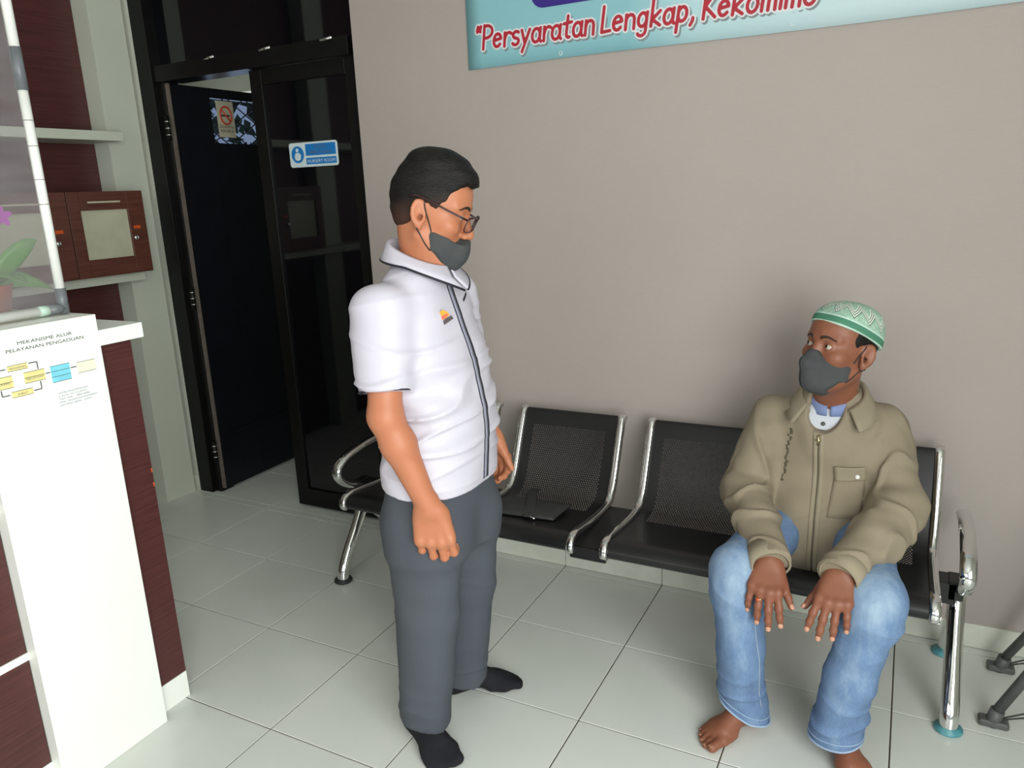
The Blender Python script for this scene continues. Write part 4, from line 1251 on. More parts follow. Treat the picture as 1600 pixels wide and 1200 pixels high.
MT['khaki_light'] = make_fabric('khaki cotton trim', srgb(139, 129, 110), srgb(146, 136, 116), 480, 0.22, 0.85, 5)
MT['embroider'] = flat('dark olive embroidery', (84, 78, 60), 0.8)
MT['under_blue'] = make_fabric('blue collar cloth', srgb(116, 132, 172), srgb(124, 138, 176), 500, 0.1, 0.8, 5)
MT['under_white'] = make_fabric('pale undershirt cloth', srgb(186, 190, 198), srgb(196, 198, 204), 500, 0.1, 0.8, 5)
MT['brass'] = Mat('zip metal', srgb(190, 178, 140), 0.3, 1.0).m
MT['gold'] = Mat('gold badge metal', srgb(190, 130, 50), 0.35, 0.8).m
MT['badge_red'] = flat('red enamel', (200, 86, 44), 0.3)
MT['badge_dark'] = flat('dark name plate', (52, 38, 38), 0.4)
MT['frame_dark'] = flat('dark red spectacle frame', (42, 16, 20), 0.3)
MT['eye_white'] = flat('eye white', (176, 166, 154), 0.25)
MT['iris'] = flat('dark iris', (30, 18, 12), 0.15)
def make_denim():
    m = Mat('washed blue denim', srgb(92, 128, 176), 0.85, spec=0.2)
    at = m.attr('wear')
    w = m.sep(at)
    v = m.coords()
    tw = m.n('ShaderNodeTexWave', bands_direction='DIAGONAL'); tw.inputs['Scale'].default_value = 90; tw.inputs['Distortion'].default_value = 2.0
    m.link(v, tw.inputs['Vector'])
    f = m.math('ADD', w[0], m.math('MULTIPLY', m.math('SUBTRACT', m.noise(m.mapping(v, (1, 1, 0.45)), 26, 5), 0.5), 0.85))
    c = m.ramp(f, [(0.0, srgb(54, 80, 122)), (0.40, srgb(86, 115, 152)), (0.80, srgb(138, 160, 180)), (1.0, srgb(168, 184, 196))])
    c = m.mix(m.math('MULTIPLY', m.noise(m.mapping(v, (1, 1, 0.2)), 420, 2), 0.22), c, srgb(190, 206, 222))
    m.color(c)
    m.bump(m.math('ADD', tw.outputs['Fac'], m.noise(v, 300, 3)), 0.2, 0.0008)
    return m.m
MT['denim'] = make_denim()
MT['denim_seam'] = flat('faded denim seam', (150, 172, 198), 0.85)
MT['thread'] = flat('seam thread', (158, 168, 180), 0.8)
def make_cap():
    """kufi cap: plain green band between pale edges, above it chevron strokes; pat = (arc length, height over the rim)"""
    m = Mat('embroidered green cap cloth', srgb(150, 190, 166), 0.85, spec=0.2)
    a = m.sep(m.attr('pat'))
    s, h = a[0], a[1]
    # zigzag ridge line
    per = 0.054
    t = m.math('DIVIDE', s, per)
    fr = m.math('FRACT', t)
    tri = m.math('ABSOLUTE', m.math('SUBTRACT', fr, 0.5))           # 0..0.5
    zig = m.math('MULTIPLY', tri, 0.052)
    q = m.math('SUBTRACT', m.math('SUBTRACT', h, 0.030), zig)        # 0..: inside the chevron band
    inband = m.math('MULTIPLY', m.math('GREATER_THAN', q, 0.0), m.math('LESS_THAN', q, 0.0215))
    stripe = m.math('GREATER_THAN', m.math('FRACT', m.math('DIVIDE', q, 0.0072)), 0.38)
    strokes_ = m.mix(stripe, srgb(66, 84, 74), srgb(206, 214, 202))
    body = m.mix(m.math('GREATER_THAN', m.noise(m.attr('pat'), 130, 2), 0.55), srgb(142, 174, 154), srgb(164, 190, 173))
    c = m.mix(inband, body, strokes_)
    band = m.ramp(m.math('MULTIPLY', h, 10.0), [(0.0, srgb(176, 200, 186)), (0.035, srgb(74, 124, 100)), (0.20, srgb(178, 204, 190)), (0.245, srgb(178, 204, 190)), (0.246, (0, 0, 0, 1))], 'CONSTANT')
    m.color(m.mix(m.math('LESS_THAN', h, 0.0245), c, band))
    m.bump(m.noise(m.attr('pat'), 500, 2), 0.4, 0.001)
    return m.m
MT['cap'] = make_cap()
# ------------------------------------------------------------------ shared person pieces
def eye_parts(parent, H, gaze, k=1.0):
    for q in (-1, 1):
        c = H.p(0.0738, q * 0.032, 0.019); r = 0.0126 * H.k
        g = nrm(gaze)
        V, Fq = [], []
        ns, nt = 16, 12
        a1 = nrm(np.cross(g, (0.1, 0.2, 0.9))); a2 = np.cross(g, a1)
        for i in range(nt + 1):
            th = math.pi * i / nt
            for j in range(ns):
                ph = 2 * math.pi * j / ns
                V.append(c + r * (g * math.cos(th) + (a1 * math.cos(ph) + a2 * math.sin(ph)) * math.sin(th)))
        for i in range(nt):
            for j in range(ns):
                Fq.append((i * ns + j, (i + 1) * ns + j, (i + 1) * ns + (j + 1) % ns, i * ns + (j + 1) % ns))
        e = link_mesh('eye', rel(parent, V), Fq, MT['eye_white'], parent, True)
        V, Fq = [], []
        for i in range(6):
            th = 0.46 * i / 5
            for j in range(ns):
                ph = 2 * math.pi * j / ns
                V.append(c + r * 1.03 * (g * math.cos(th) + (a1 * math.cos(ph) + a2 * math.sin(ph)) * math.sin(th)))
        for i in range(5):
            for j in range(ns):
                Fq.append((i * ns + j, (i + 1) * ns + j, (i + 1) * ns + (j + 1) % ns, i * ns + (j + 1) % ns))
        link_mesh('iris', rel(parent, V), Fq, MT['iris'], e, True)

def brow_parts(parent, H, S):
    for q in (-1, 1):
        G = []
        for i in range(9):
            t = i / 8
            l = 0.014 + 0.038 * t; u = 0.040 + 0.006 * math.sin(math.pi * min(1, t * 1.1)) - 0.003 * t
            w = 0.0045 * (1 - 0.65 * t)
            G.append([H.p(0.17 - 0.02 * t, q * l, u + w * s) for s in (-1, 0, 1)])
        patch('eyebrow', S, G, -H.f, 0.0012, 0.002, MT['brow'], parent)

def collar_mesh(name, c, f, l, profile, phis, mat, parent, thick=0.003):
    """profile(phi) -> list of (radius, z, forward shift); phi 0 is the back, +-180 the front"""
    f = nrm(f); l = nrm(l); V = []; n = 0
    for ph in phis:
        pr = profile(ph); n = len(pr)
        a = math.radians(ph)
        for r, z, sh in pr:
            V.append(np.array((c[0], c[1], 0.0)) + (-f * math.cos(a) - l * math.sin(a)) * r + f * sh + np.array((0, 0, z)))
    F = [(i * n + k, i * n + k + 1, (i + 1) * n + k + 1, (i + 1) * n + k) for i in range(len(phis) - 1) for k in range(n - 1)]
    o = link_mesh(name, rel(parent, V), F, mat, parent, True)
    md = o.modifiers.new('thickness', 'SOLIDIFY'); md.thickness = thick; md.offset = 0
    return o, np.array(V).reshape(len(phis), n, 3)

# ------------------------------------------------------------------ the standing man
pa = empty('person', (0.05, -0.91, 0)); tag(pa, 'standing man in white short sleeved shirt, grey trousers, glasses and dark face mask', 'person')
fA, lA = np.array((0.998, 0.06, 0.0)), np.array((-0.06, 0.998, 0.0))
HA = Frame((0.068, -0.897, 1.436), (0.885, 0.345, -0.33), k=1.03)
neckA = np.array((0.045, -0.908, 1.27))
SrA, ErA, WrA = np.array((0.030, -1.066, 1.224)), np.array((0.058, -1.132, 0.975)), np.array((0.130, -1.086, 0.736))
SlA, ElA, WlA = np.array((0.030, -0.750, 1.224)), np.array((0.020, -0.690, 0.99)), np.array((0.072, -0.655, 0.792))
AkR, AkL = np.array((0.008, -1.032, 0.075)), np.array((0.022, -0.818, 0.075))
dR, dL = (0.88, -0.48), (0.82, 0.57)
BA = Sdf()
head_ops(BA, HA, neckA, 0.050)
BA.add(cone(neckA - np.array((0.012, 0, 0)), (0.03, -0.905, 1.18), 0.046, 0.066), 0.02)
BA.add(cone((0.035, -0.905, 1.14), (0.06, -0.905, 0.85), 0.085, 0.10), 0.04)
BA.add(cone(SrA, SlA, 0.045, 0.045), 0.04)
for S_, E_, W_ in ((SrA, ErA, WrA), (SlA, ElA, WlA)):
    BA.add(cone(S_, E_, 0.046, 0.0405), 0.02)
    E2 = E_ + (W_ - E_) * 0.3
    BA.add(cone(E_, E2, 0.0405, 0.0415), 0.02)
    BA.add(cone(E2, W_, 0.0415, 0.0275), 0.02)
hA = hand_ops(BA, WrA, (0.12, 0.02, -0.99), (0.42, -0.86, 0.05), (0.835, 0.55, 0), k=1.08, curl=((20, 60, 62), (18, 60, 62), (20, 60, 62), (24, 62, 62)), spread=1, thumb=(0.88, 0.05, -0.62), thumb_bend=5, width=1.10)
hA2 = hand_ops(BA, WlA, (0.24, 0.10, -0.96), (0.10, 0.97, 0.10), (0.97, -0.2, 0.2), k=0.98, curl=((30, 45, 25),) * 4, spread=2, thumb=(0.85, 0.45, -0.25))
BA.add(cone((0.06, -0.905, 0.85), (0.05, -0.905, 0.72), 0.10, 0.10), 0.03)
for Ak, hy, d in ((AkR, -0.985, dR), (AkL, -0.83, dL)):
    kn = np.array((0.055, (hy + Ak[1]) / 2, 0.42))
    BA.add(cone((0.05, hy, 0.72), kn, 0.07, 0.05), 0.03); BA.add(cone(kn, Ak, 0.05, 0.035), 0.02)
    BA.add(cone(Ak, (Ak[0] + d[0] * 0.09, Ak[1] + d[1] * 0.09, 0.026), 0.030, 0.016), 0.02)
lo, hi = (-0.12, -1.20, 0.0), (0.22, -0.60, 1.62)
body_a = sculpt('body', BA, lo, hi, 0.0030, MT['skin_a'], pa, 2)
nails(pa, hA, MT['nail_a'], which=(0, 1, 2, 3)); nails(pa, hA2, MT['nail_a'], which=(0, 1, 2, 3))
eye_parts(pa, HA, HA.f * 0.96 - HA.u * 0.25 + HA.l * 0.1)
brow_parts(pa, HA, BA)

# hair
SHa = Sdf()
SHa.add(HA.ell((-0.010, 0, 0.050), (0.0985, 0.0800, 0.093)), 0.0)
SHa.add(HA.ell((0.040, -0.006, 0.112), (0.050, 0.052, 0.032)), 0.03)
SHa.add(HA.ell((-0.012, 0.0, 0.122), (0.066, 0.058, 0.034)), 0.03)
SHa.add(HA.ell((0.055, -0.010, 0.104), (0.036, 0.044, 0.026)), 0.02)
SHa.add(HA.ell((-0.038, 0, 0.020), (0.062, 0.068, 0.080)), 0.02)
hl_f = np.array([-0.13, -0.085, -0.045, -0.028, -0.018, 0.010, 0.022, 0.032, 0.050, 0.064, 0.072, 0.11])
hl_u = np.array([-0.062, -0.058, -0.046, -0.018, 0.034, 0.030, 0.018, 0.038, 0.062, 0.080, 0.092, 0.100])
_hw = wavy(95, 8, (0.45, 1.0, 1.4), 5)
def hair_cut(P):
    q = HA.loc(P)
    return (np.interp(q[:, 0], hl_f, hl_u) - q[:, 2]) * 0.9 * HA.k + 0.0025 * np.sin(q[:, 0] * 420)
SHa.cut(hair_cut, 0.006)
SHa.disp(lambda P: 0.0014 * _hw(P))
sculpt('hair', SHa, HA.c - 0.14, HA.c + 0.18, 0.0030, MT['hair'], pa, 1, {'loc': HA.loc})

# face mask pulled under the nose
def mask_sdf(H, top, bottom, back, nose):
    S = Sdf()
    S.add(H.ell((0.033, 0, -0.045), (0.068, 0.0665, 0.066)), 0.0)
    S.add(H.cone((0.080, 0, -0.020), (0.092, 0, -0.068), 0.020, 0.026), 0.03)
    if nose:
        S.add(H.cone((0.090, 0, 0.004), (0.116, 0, -0.028), 0.012, 0.016), 0.02)
        S.add(H.cone((0.112, 0, -0.028), (0.094, 0, -0.085), 0.012, 0.016), 0.02)
    else:
        S.add(H.cone((0.098, -0.012, -0.046), (0.086, -0.008, -0.092), 0.017, 0.020), 0.02)
    S.add(H.ell((0.040, 0, -0.080), (0.052, 0.050, 0.034)), 0.03)
    def cut(P):
        q = H.loc(P); al = np.abs(q[:, 1])
        t = q[:, 2] - np.interp(al, *top)
        b = np.interp(al, *bottom) - q[:, 2]
        k = back(q) - q[:, 0]
        return np.maximum(np.maximum(t, b), k) * H.k
    S.cut(cut, 0.002)
    return S
MKA = mask_sdf(HA, ([0, 0.012, 0.03, 0.045, 0.06, 0.07], [-0.030, -0.035, -0.042, -0.040, -0.031, -0.026]), ([0, 0.03, 0.06], [-0.122, -0.118, -0.075]), lambda q: 0.022 + 0.35 * np.maximum(-0.045 - q[:, 2], 0), False)
MKA.disp(lambda P: 0.0005 * wavy(150, 6, (1, 1, 1), 9)(P))
mk = sculpt('face_mask', MKA, HA.c - 0.15, HA.c + 0.15, 0.0026, MT['mask'], pa, 1)
def ear_loops(H, S, mask, parent, up, dn):
    for q in (-1, 1):
        for path in (up, dn):
            P = np.array([H.p(f, q * 0.14, u) for f, u in path])
            R = on_surface(S, P, -H.l * q, 0.0012)
            pts = smooth_path([tuple(p) for p in R], 4)
            tube('ear_loop', pts, 0.0016, MT['mask_edge'], mask_root(parent, mask), seg=6)
def mask_root(parent, mask): return mask
ear_loops(HA, BA, mk, pa, [(0.026, -0.030), (0.014, -0.008), (0.002, 0.016), (-0.004, 0.030)], [(0.034, -0.074), (0.018, -0.060), (0.002, -0.042), (-0.006, -0.030)])

# spectacles
gl = empty('glasses', (0, 0, 0)); gl.parent = pa
gl.location = (0, 0, 0)
def Gp(f, l, u): return HA.p(f, l, u)
for q in (-1, 1):
    ring = []
    for a in np.linspace(0, 2 * math.pi, 40, endpoint=False):
        ca, sa = math.cos(a), math.sin(a)
        x = 0.0300 * np.sign(ca) * abs(ca) ** 0.55; z = 0.0185 * np.sign(sa) * abs(sa) ** 0.55
        ring.append(Gp(0.113 - 0.010 * (abs(q * 0.0365 + x) / 0.06) ** 2 + z * 0.18, q * 0.0365 + x, 0.009 + z))
    tube('lens_rim', ring, [0.0024 if 2 < i < 18 else 0.0016 for i in range(40)], MT['frame_dark'], gl, seg=8, closed=True)
    V = [np.mean(ring, 0)] + ring
    link_mesh('lens', rel(gl, V), [(0, 1 + i, 1 + (i + 1) % 40) for i in range(40)], MT['lens'], gl, True)
    tube('temple_arm', [tuple(Gp(*p)) for p in ((0.101, q * 0.0665, 0.020), (0.082, q * 0.0745, 0.024), (0.040, q * 0.0785, 0.032), (0.0, q * 0.0825, 0.040), (-0.028, q * 0.0835, 0.042), (-0.042, q * 0.081, 0.034))], [0.0026, 0.0024, 0.0022, 0.0022, 0.0026, 0.0022], MT['frame_dark'], gl, seg=8)
tube('bridge', [tuple(Gp(*p)) for p in ((0.113, -0.008, 0.016), (0.115, 0, 0.019), (0.113, 0.008, 0.016))], 0.0018, MT['frame_dark'], gl, seg=8)

# shirt
SSA = Sdf()
cx, cy = 0.050, -0.905
SSA.add(loft([((cx + 0.000, cy, 0.700), 0.186, 0.133, 0.128), ((cx + 0.002, cy, 0.80), 0.186, 0.140, 0.126), ((cx + 0.006, cy, 0.90), 0.184, 0.143, 0.126),
              ((cx + 0.004, cy, 1.00), 0.178, 0.133, 0.122), ((cx, cy, 1.10), 0.171, 0.114, 0.116), ((cx - 0.006, cy, 1.19), 0.166, 0.092, 0.104),
              ((cx - 0.012, cy, 1.245), 0.158, 0.080, 0.086), ((cx - 0.014, cy, 1.29), 0.122, 0.070, 0.072), ((cx - 0.016, cy, 1.325), 0.066, 0.058, 0.058)], lA, fA, p=2.4), 0.0)
slv = []
for S_, E_, W_, q in ((SrA, ErA, WrA, -1), (SlA, ElA, WlA, 1)):
    top = S_ + np.array((-0.012, q * 0.004, -0.005))
    end = E_ + (S_ - E_) * 0.235 + np.array((0.0, q * 0.002, 0))
    low = end + (end - top) * 0.25
    ax = nrm(end - top)
    pf, plo, phi_ = flatcone(top, low, fA, (0.078, 0.065), (0.063, 0.057))
    SSA.add((lambda P, c=end, a=ax, g=pf: np.maximum(g(P), (P - c) @ a), plo, phi_), 0.026)
    slv.append((top, end, low))
SSA.cut(lambda P: (0.748 + 0.012 * np.sin((P @ lA) * 9 + 1.0) * 0 + 0.010 * np.clip(((P - np.array((cx, cy, 0))) @ fA) / 0.13, -1, 1) * -0.6) - P[:, 2], 0.0)
wr1 = wavy(26, 8, (0.5, 0.5, 1.9), 21); wr2 = wavy(60, 8, (0.6, 0.6, 1.5), 22); wr3 = ridged(30, 7, (0.5, 0.5, 2.2), 23)
def shirt_disp(P):
    m = np.exp(-((P[:, 2] - 0.98) / 0.14) ** 2)
    a = wr1(P); 
    side = np.exp(-((np.abs(P[:, 1] + 0.905) - 0.15) / 0.03) ** 2) * (P[:, 2] > 1.03)
    fm = 1 - 0.85 * np.exp(-(((P - np.array((cx, cy, 0))) @ lA) / 0.035) ** 2) * (((P - np.array((cx, cy, 0))) @ fA) > 0)
    return -fm * (0.0034 * a * (0.35 + m) + 0.0016 * wr2(P) * (0.3 + m) + 0.0062 * np.maximum(wr3(P), 0) * (1.5 * m + 0.2) )
SSA.disp(shirt_disp)
shirt = sculpt('shirt', SSA, (-0.16, -1.26, 0.70), (0.24, -0.56, 1.36), 0.0038, MT['shirt'], pa, 2)
# navy piping at the sleeve ends and the hem
for (top, end, low), q in zip(slv, (-1, 1)):
    ax = nrm(end - top); u = nrm(fA - ax * (fA @ ax)); v = np.cross(ax, u)
    ring = []
    for a in np.linspace(0, 2 * math.pi, 36, endpoint=False):
        dd = u * math.cos(a) + v * math.sin(a)
        t_ = np.linalg.norm(end - top) / np.linalg.norm(low - top)
        rf, rs = 0.078 + (0.063 - 0.078) * t_, 0.065 + (0.057 - 0.065) * t_
        ring.append(end + u * math.cos(a) * rf * 0.955 + v * math.sin(a) * rs * 0.955)
    tube('sleeve_piping', [tuple(p) for p in ring], 0.0026, MT['navy'], shirt, closed=True, seg=6)
# placket: a grey strip between two navy lines down the front
zs = np.linspace(1.285, 0.752, 46)
def front_grid(offs, zs, c=(cx, cy), f=fA, l=lA, far=0.35):
    return [[np.array((c[0], c[1], z)) + f * far + l * (o(z) if callable(o) else o) for o in offs] for z in zs]
patch('placket', SSA, front_grid((-0.008, 0.0, 0.008), zs), -fA, 0.0016, 0.003, MT['placket_grey'], shirt)
patch('placket_edge', SSA, front_grid((0.008, 0.012, 0.016), zs), -fA, 0.0018, 0.003, MT['navy'], shirt)
patch('placket_edge', SSA, front_grid((-0.0105, -0.009, -0.0075), zs), -fA, 0.0018, 0.003, MT['navy'], shirt)
# pocket edge on his left breast
patch('pocket_edge', SSA, [[np.array((cx, cy, 1.215)) + fA * 0.35 + lA * (0.052 + 0.006 * i) + np.array((0, 0, 0.002 * i + s)) for s in (-0.003, 0.003)] for i in range(8)], -fA, 0.001, 0.002, MT['navy'], shirt)
# badge on his right breast
vA = nrm((-0.50, 0.866, 0.0)); bc = np.array((0.157, -1.002, 1.190)); br = np.array((0.866, 0.50, 0)); bu = np.array((0, 0, 1.0))
def badge(name, outline, lift, mat, thick):
    c2, s2 = math.cos(math.radians(32)), math.sin(math.radians(32))
    P0 = SSA.hit((bc - vA * 0.2)[None], vA, 0.4)[0]
    V = [P0 - vA * lift + br * (x * c2 - z * s2) + bu * (x * s2 + z * c2) for x, z in outline]
    return poly(name, [tuple(v) for v in V], tuple(-vA * thick), mat, shirt)
badge('name_plate', [(-0.016, -0.014), (0.018, -0.014), (0.018, -0.004), (-0.016, -0.004)], 0.003, MT['badge_dark'], 0.002)
badge('crest', [(-0.015, -0.002), (0.014, -0.002), (0.016, 0.006), (0.013, 0.012), (0.008, 0.020), (0.002, 0.018), (-0.006, 0.020), (-0.012, 0.012), (-0.016, 0.005)], 0.004, MT['gold'], 0.002)
badge('enamel', [(0.014 * math.cos(a), 0.003 + 0.0045 * math.sin(a)) for a in np.linspace(0, 6.28, 16, endpoint=False)], 0.0063, MT['badge_red'], 0.001)
# collar
def cprof(ph):
    t = (1 - math.cos(math.radians(ph))) / 2          # 0 back, 1 front
    top = 1.378 - 0.066 * t
    e = max(0.0, (abs(ph) - 95) / 75)
    fold = 1.334 - 0.030 * t - 0.048 * e ** 1.3
    sh = 0.018 * t
    return [(0.066, 1.300 - 0.02 * t, sh * .6), (0.066, top - 0.008, sh), (0.0685, top, sh), (0.073, top - 0.003, sh), (0.080 + 0.006 * t, (top + fold) / 2, sh), (0.091 + 0.012 * t + 0.016 * e, fold, sh)]
phis = np.linspace(-176, 176, 65)
co, CV = collar_mesh('collar', (0.030, -0.913), fA, lA, cprof, phis, MT['shirt'], shirt, 0.004)
tube('collar_piping', [tuple(p) for p in CV[:, -1]], 0.0030, MT['navy'], shirt, seg=6)
tube('collar_piping', [tuple(p + np.array((0, 0, 0.001))) for p in CV[6:-6, 1]], 0.0018, MT['navy'], shirt, seg=6)
for i, z in enumerate((1.265,)):
    P0 = on_surface(SSA, [np.array((cx, cy, z)) + fA * 0.35], -fA, 0.003)[0]
    tube('button', [tuple(P0), tuple(P0 + fA * 0.002)], 0.005, MT['white_print'], shirt, seg=12)

# trousers
STA = Sdf()
STA.add(loft([((cx, cy, 0.56), 0.160, 0.112, 0.116), ((cx, cy, 0.62), 0.168, 0.118, 0.122), ((cx, cy, 0.68), 0.172, 0.122, 0.125), ((cx, cy, 0.76), 0.170, 0.124, 0.118), ((cx, cy, 0.80), 0.165, 0.120, 0.115)], lA, fA, p=2.5), 0.0)
hemR, hemL = np.array((0.034, -1.045, 0.052)), np.array((0.034, -0.834, 0.058))
def leg_ops(hip, knee, hem):
    STA.add(flatcone(hip, knee, lA, (0.084, 0.116), (0.076, 0.090)), 0.06)
    STA.add(flatcone(knee, hem, lA, (0.076, 0.090), (0.070, 0.074)), 0.02)
leg_ops(np.array((cx + 0.002, -0.988, 0.62)), np.array((0.052, -1.012, 0.38)), hemR - np.array((0, 0, 0.03)))
leg_ops(np.array((cx + 0.006, -0.826, 0.62)), np.array((0.058, -0.822, 0.38)), hemL - np.array((0, 0, 0.03)))
STA.sub(cone((0.02, -0.927, 0.30), (0.02, -0.94, 0.02), 0.006, 0.028), 0.02)
STA.cut(lambda P: 0.072 - P[:, 2] - np.clip((P[:, 0] - 0.03) * 0.10, -.02, .02), 0.0)
STA.cut(lambda P: P[:, 2] - 0.80, 0.0)
tw1 = wavy(20, 8, (1.5, 1.5, 0.35), 31); tw2 = wavy(48, 8, (0.8, 0.8, 1.0), 32); tw3 = ridged(34, 7, (0.7, 0.7, 1.6), 33)
def tdisp(P):
    low = np.exp(-((P[:, 2] - 0.13) / 0.08) ** 2) + 0.5 * np.exp(-((P[:, 2] - 0.40) / 0.09) ** 2)
    return -(0.0034 * tw1(P) + 0.0024 * tw2(P) * (0.2 + low) + 0.004 * np.maximum(tw3(P), 0) * low)
STA.disp(tdisp)
tro = sculpt('trousers', STA, (-0.12, -1.16, 0.03), (0.24, -0.68, 0.81), 0.0040, MT['slate'], pa, 2)
# side seam welt of the pocket
# socks
for nm, Ak, d, side in (('sock', AkR, dR, -1), ('sock', AkL, dL, 1)):
    SK = Sdf(); foot_ops(SK, Ak, d, 1.03, False, side)
    SK.disp(lambda P: 0.0007 * wavy(70, 6, (1, 1, 1), 8)(P))
    sculpt(nm, SK, Ak - np.array((0.16, 0.16, 0.08)), Ak + np.array((0.22, 0.22, 0.06)), 0.0036, MT['sock'], pa, 2)

# ------------------------------------------------------------------ the seated man
pb = empty('person', (0.98, -0.45, 0)); tag(pb, 'seated man in khaki jacket, blue jeans, green patterned cap and dark face mask', 'person')
HB = Frame((0.997, -0.335, 1.022), (-0.63, -0.765, 0.155), k=1.0)
neckB = np.array((0.985, -0.245, 0.845))
SrB, ErB, WrB = np.array((0.812, -0.235, 0.795)), np.array((0.762, -0.365, 0.598)), np.array((0.880, -0.645, 0.530))
SlB, ElB, WlB = np.array((1.132, -0.235, 0.788)), np.array((1.174, -0.365, 0.612)), np.array((1.058, -0.648, 0.533))
KR, KL = np.array((0.797, -0.655, 0.482)), np.array((1.132, -0.665, 0.476))
AR, AL = np.array((0.836, -0.618, 0.078)), np.array((1.078, -0.618, 0.078))
dBR, dBL = (-0.52, -0.855), (0.42, -0.905)
BB = Sdf()
head_ops(BB, HB, neckB, 0.049)
BB.add(cone(neckB, (0.982, -0.245, 0.74), 0.062, 0.09), 0.04)
BB.add(cone((0.982, -0.245, 0.72), (0.99, -0.21, 0.50), 0.09, 0.10), 0.04)
BB.add(cone(SrB, SlB, 0.04, 0.04), 0.04)
for S_, E_, W_ in ((SrB, ErB, WrB), (SlB, ElB, WlB)):
    BB.add(cone(S_, E_, 0.040, 0.036), 0.02)
    BB.add(cone(E_, W_, 0.036, 0.0265), 0.02)
curlB = ((32, 16, 8), (34, 14, 8), (36, 16, 8), (38, 18, 8))
hB = hand_ops(BB, WrB, (0.02, -0.76, -0.64), (0.0, -0.62, 0.78), (1, 0, 0), k=0.96, width=1.03, flen=1.02, curl=curlB, spread=7, thumb=(0.82, 0.50, -0.22), thumb_bend=12)
hB2 = hand_ops(BB, WlB, (-0.16, -0.75, -0.64), (0.0, -0.64, 0.76), (-1, 0, 0), k=0.96, width=1.03, flen=1.02, curl=((28, 14, 8), (30, 14, 8), (32, 16, 8), (34, 18, 8)), spread=7, thumb=(0.78, 0.46, -0.35), thumb_bend=10)
for hip, K, A_, d, sd in (((0.91, -0.20, 0.50), KR, AR, dBR, -1), ((1.06, -0.20, 0.50), KL, AL, dBL, 1)):
    BB.add(cone(np.array(hip) + np.array((0, -.03, .01)), K, 0.062, 0.038), 0.03); BB.add(cone(K, A_ + np.array((0, -0.015, 0.05)), 0.038, 0.034), 0.02)
    if sd < 0: toesR = foot_ops(BB, A_, d, 0.98, True, sd)
    else: toesL = foot_ops(BB, A_, d, 0.98, True, sd)
lo, hi = (0.68, -0.84, 0.0), (1.24, -0.16, 1.17)
body_b = sculpt('body', BB, lo, hi, 0.0030, MT['skin_b'], pb, 2)
nails(pb, hB, MT['nail_b']); nails(pb, hB2, MT['nail_b'])
def toenails(parent, info):
    for f in info:
        c = f['tip'] + f['nor'] * f['r'] * 0.78 + f['dir'] * f['r'] * 0.1
        V = [c + f['dir'] * u * f['r'] * 0.6 + f['side'] * v * f['r'] * 0.65 + f['nor'] * f['r'] * (0.22 - 0.2 * v * v - 0.08 * u * u) for u in np.linspace(-1, 1, 5) for v in np.linspace(-1, 1, 5)]
        o = link_mesh('toenail', rel(parent, V), [(i * 5 + j, i * 5 + j + 1, (i + 1) * 5 + j + 1, (i + 1) * 5 + j) for i in range(4) for j in range(4)], MT['toenail'], parent, True)
        md = o.modifiers.new('thickness', 'SOLIDIFY'); md.thickness = 0.0015; md.offset = 0
toenails(pb, toesR); toenails(pb, toesL)
eye_parts(pb, HB, (-0.90, -0.50, 0.30))
brow_parts(pb, HB, BB)
# ring on the ring finger of his right hand
rg = hB[2]['ring']; u_ = nrm(np.cross(rg[1], (0.3, 0.2, 0.9))); v_ = np.cross(rg[1], u_)
rng_ = tube('ring', [tuple(rg[0] + (u_ * math.cos(a) + v_ * math.sin(a)) * (rg[2] + 0.0006)) for a in np.linspace(0, 6.283, 20, endpoint=False)], 0.0016, MT['brass'], pb, closed=True, seg=6)
nrm_out = nrm(np.array((-0.05, -0.93, 0.25))); nrm_out = nrm(nrm_out - rg[1] * (nrm_out @ rg[1]))
pc_ = rg[0] + nrm_out * (rg[2] + 0.002)
tube('ring_stone', [tuple(pc_), tuple(pc_ + nrm_out * 0.003)], 0.0042, MT['badge_red'], rng_, seg=10)

# short hair under the cap
SHb = Sdf(); SHb.add(HB.ell((-0.010, 0, 0.046), (0.0985, 0.0785, 0.088)), 0.0)
hb_f = np.array([-0.13, -0.085, -0.04, -0.026, -0.016, 0.012, 0.024, 0.034, 0.05]); hb_u = np.array([-0.045, -0.042, -0.03, -0.01, 0.034, 0.030, 0.016, 0.030, 0.10])
SHb.cut(lambda P: (np.interp(HB.loc(P)[:, 0], hb_f, hb_u) - HB.loc(P)[:, 2]) * 0.9, 0.004)
SHb.cut(lambda P: HB.loc(P)[:, 2] - 0.10, 0.0)
sculpt('hair', SHb, HB.c - 0.13, HB.c + 0.13, 0.0032, MT['hair'], pb, 1, {'loc': lambda V: HB.loc(V) + np.array((0, 0, 0.2))})
# cap
rn = np.array((-0.38, 0.0, 1.0)); rn /= np.linalg.norm(rn)
rim_h = lambda q: q @ rn - 0.0490
SCp = Sdf()
def cap_fn(P):
    q = HB.loc(P) - np.array((-0.009, 0, 0.050))
    e = (np.abs(q[:, 0] / 0.0985) ** 2.4 + np.abs(q[:, 1] / 0.0825) ** 2.4 + np.abs(q[:, 2] / 0.090) ** 2.4) ** (1 / 2.4)
    return (e - 1) * 0.09
SCp.add((cap_fn, HB.c - 0.16, HB.c + 0.16), 0.0)
SCp.cut(lambda P: -rim_h(HB.loc(P)), 0.0)
SCp.disp(lambda P: 0.0006 * wavy(60, 6, (1, 1, 1), 4)(P))
def cap_pat(V):
    q = HB.loc(V); h = rim_h(q)
    a = np.arctan2(q[:, 1], q[:, 0] + 0.012) * 0.095
    return np.stack([a, h, np.zeros(len(V))], 1)
capo = sculpt('cap', SCp, HB.c - 0.15, HB.c + 0.17, 0.0026, MT['cap'], pb, 1, {'pat': cap_pat})
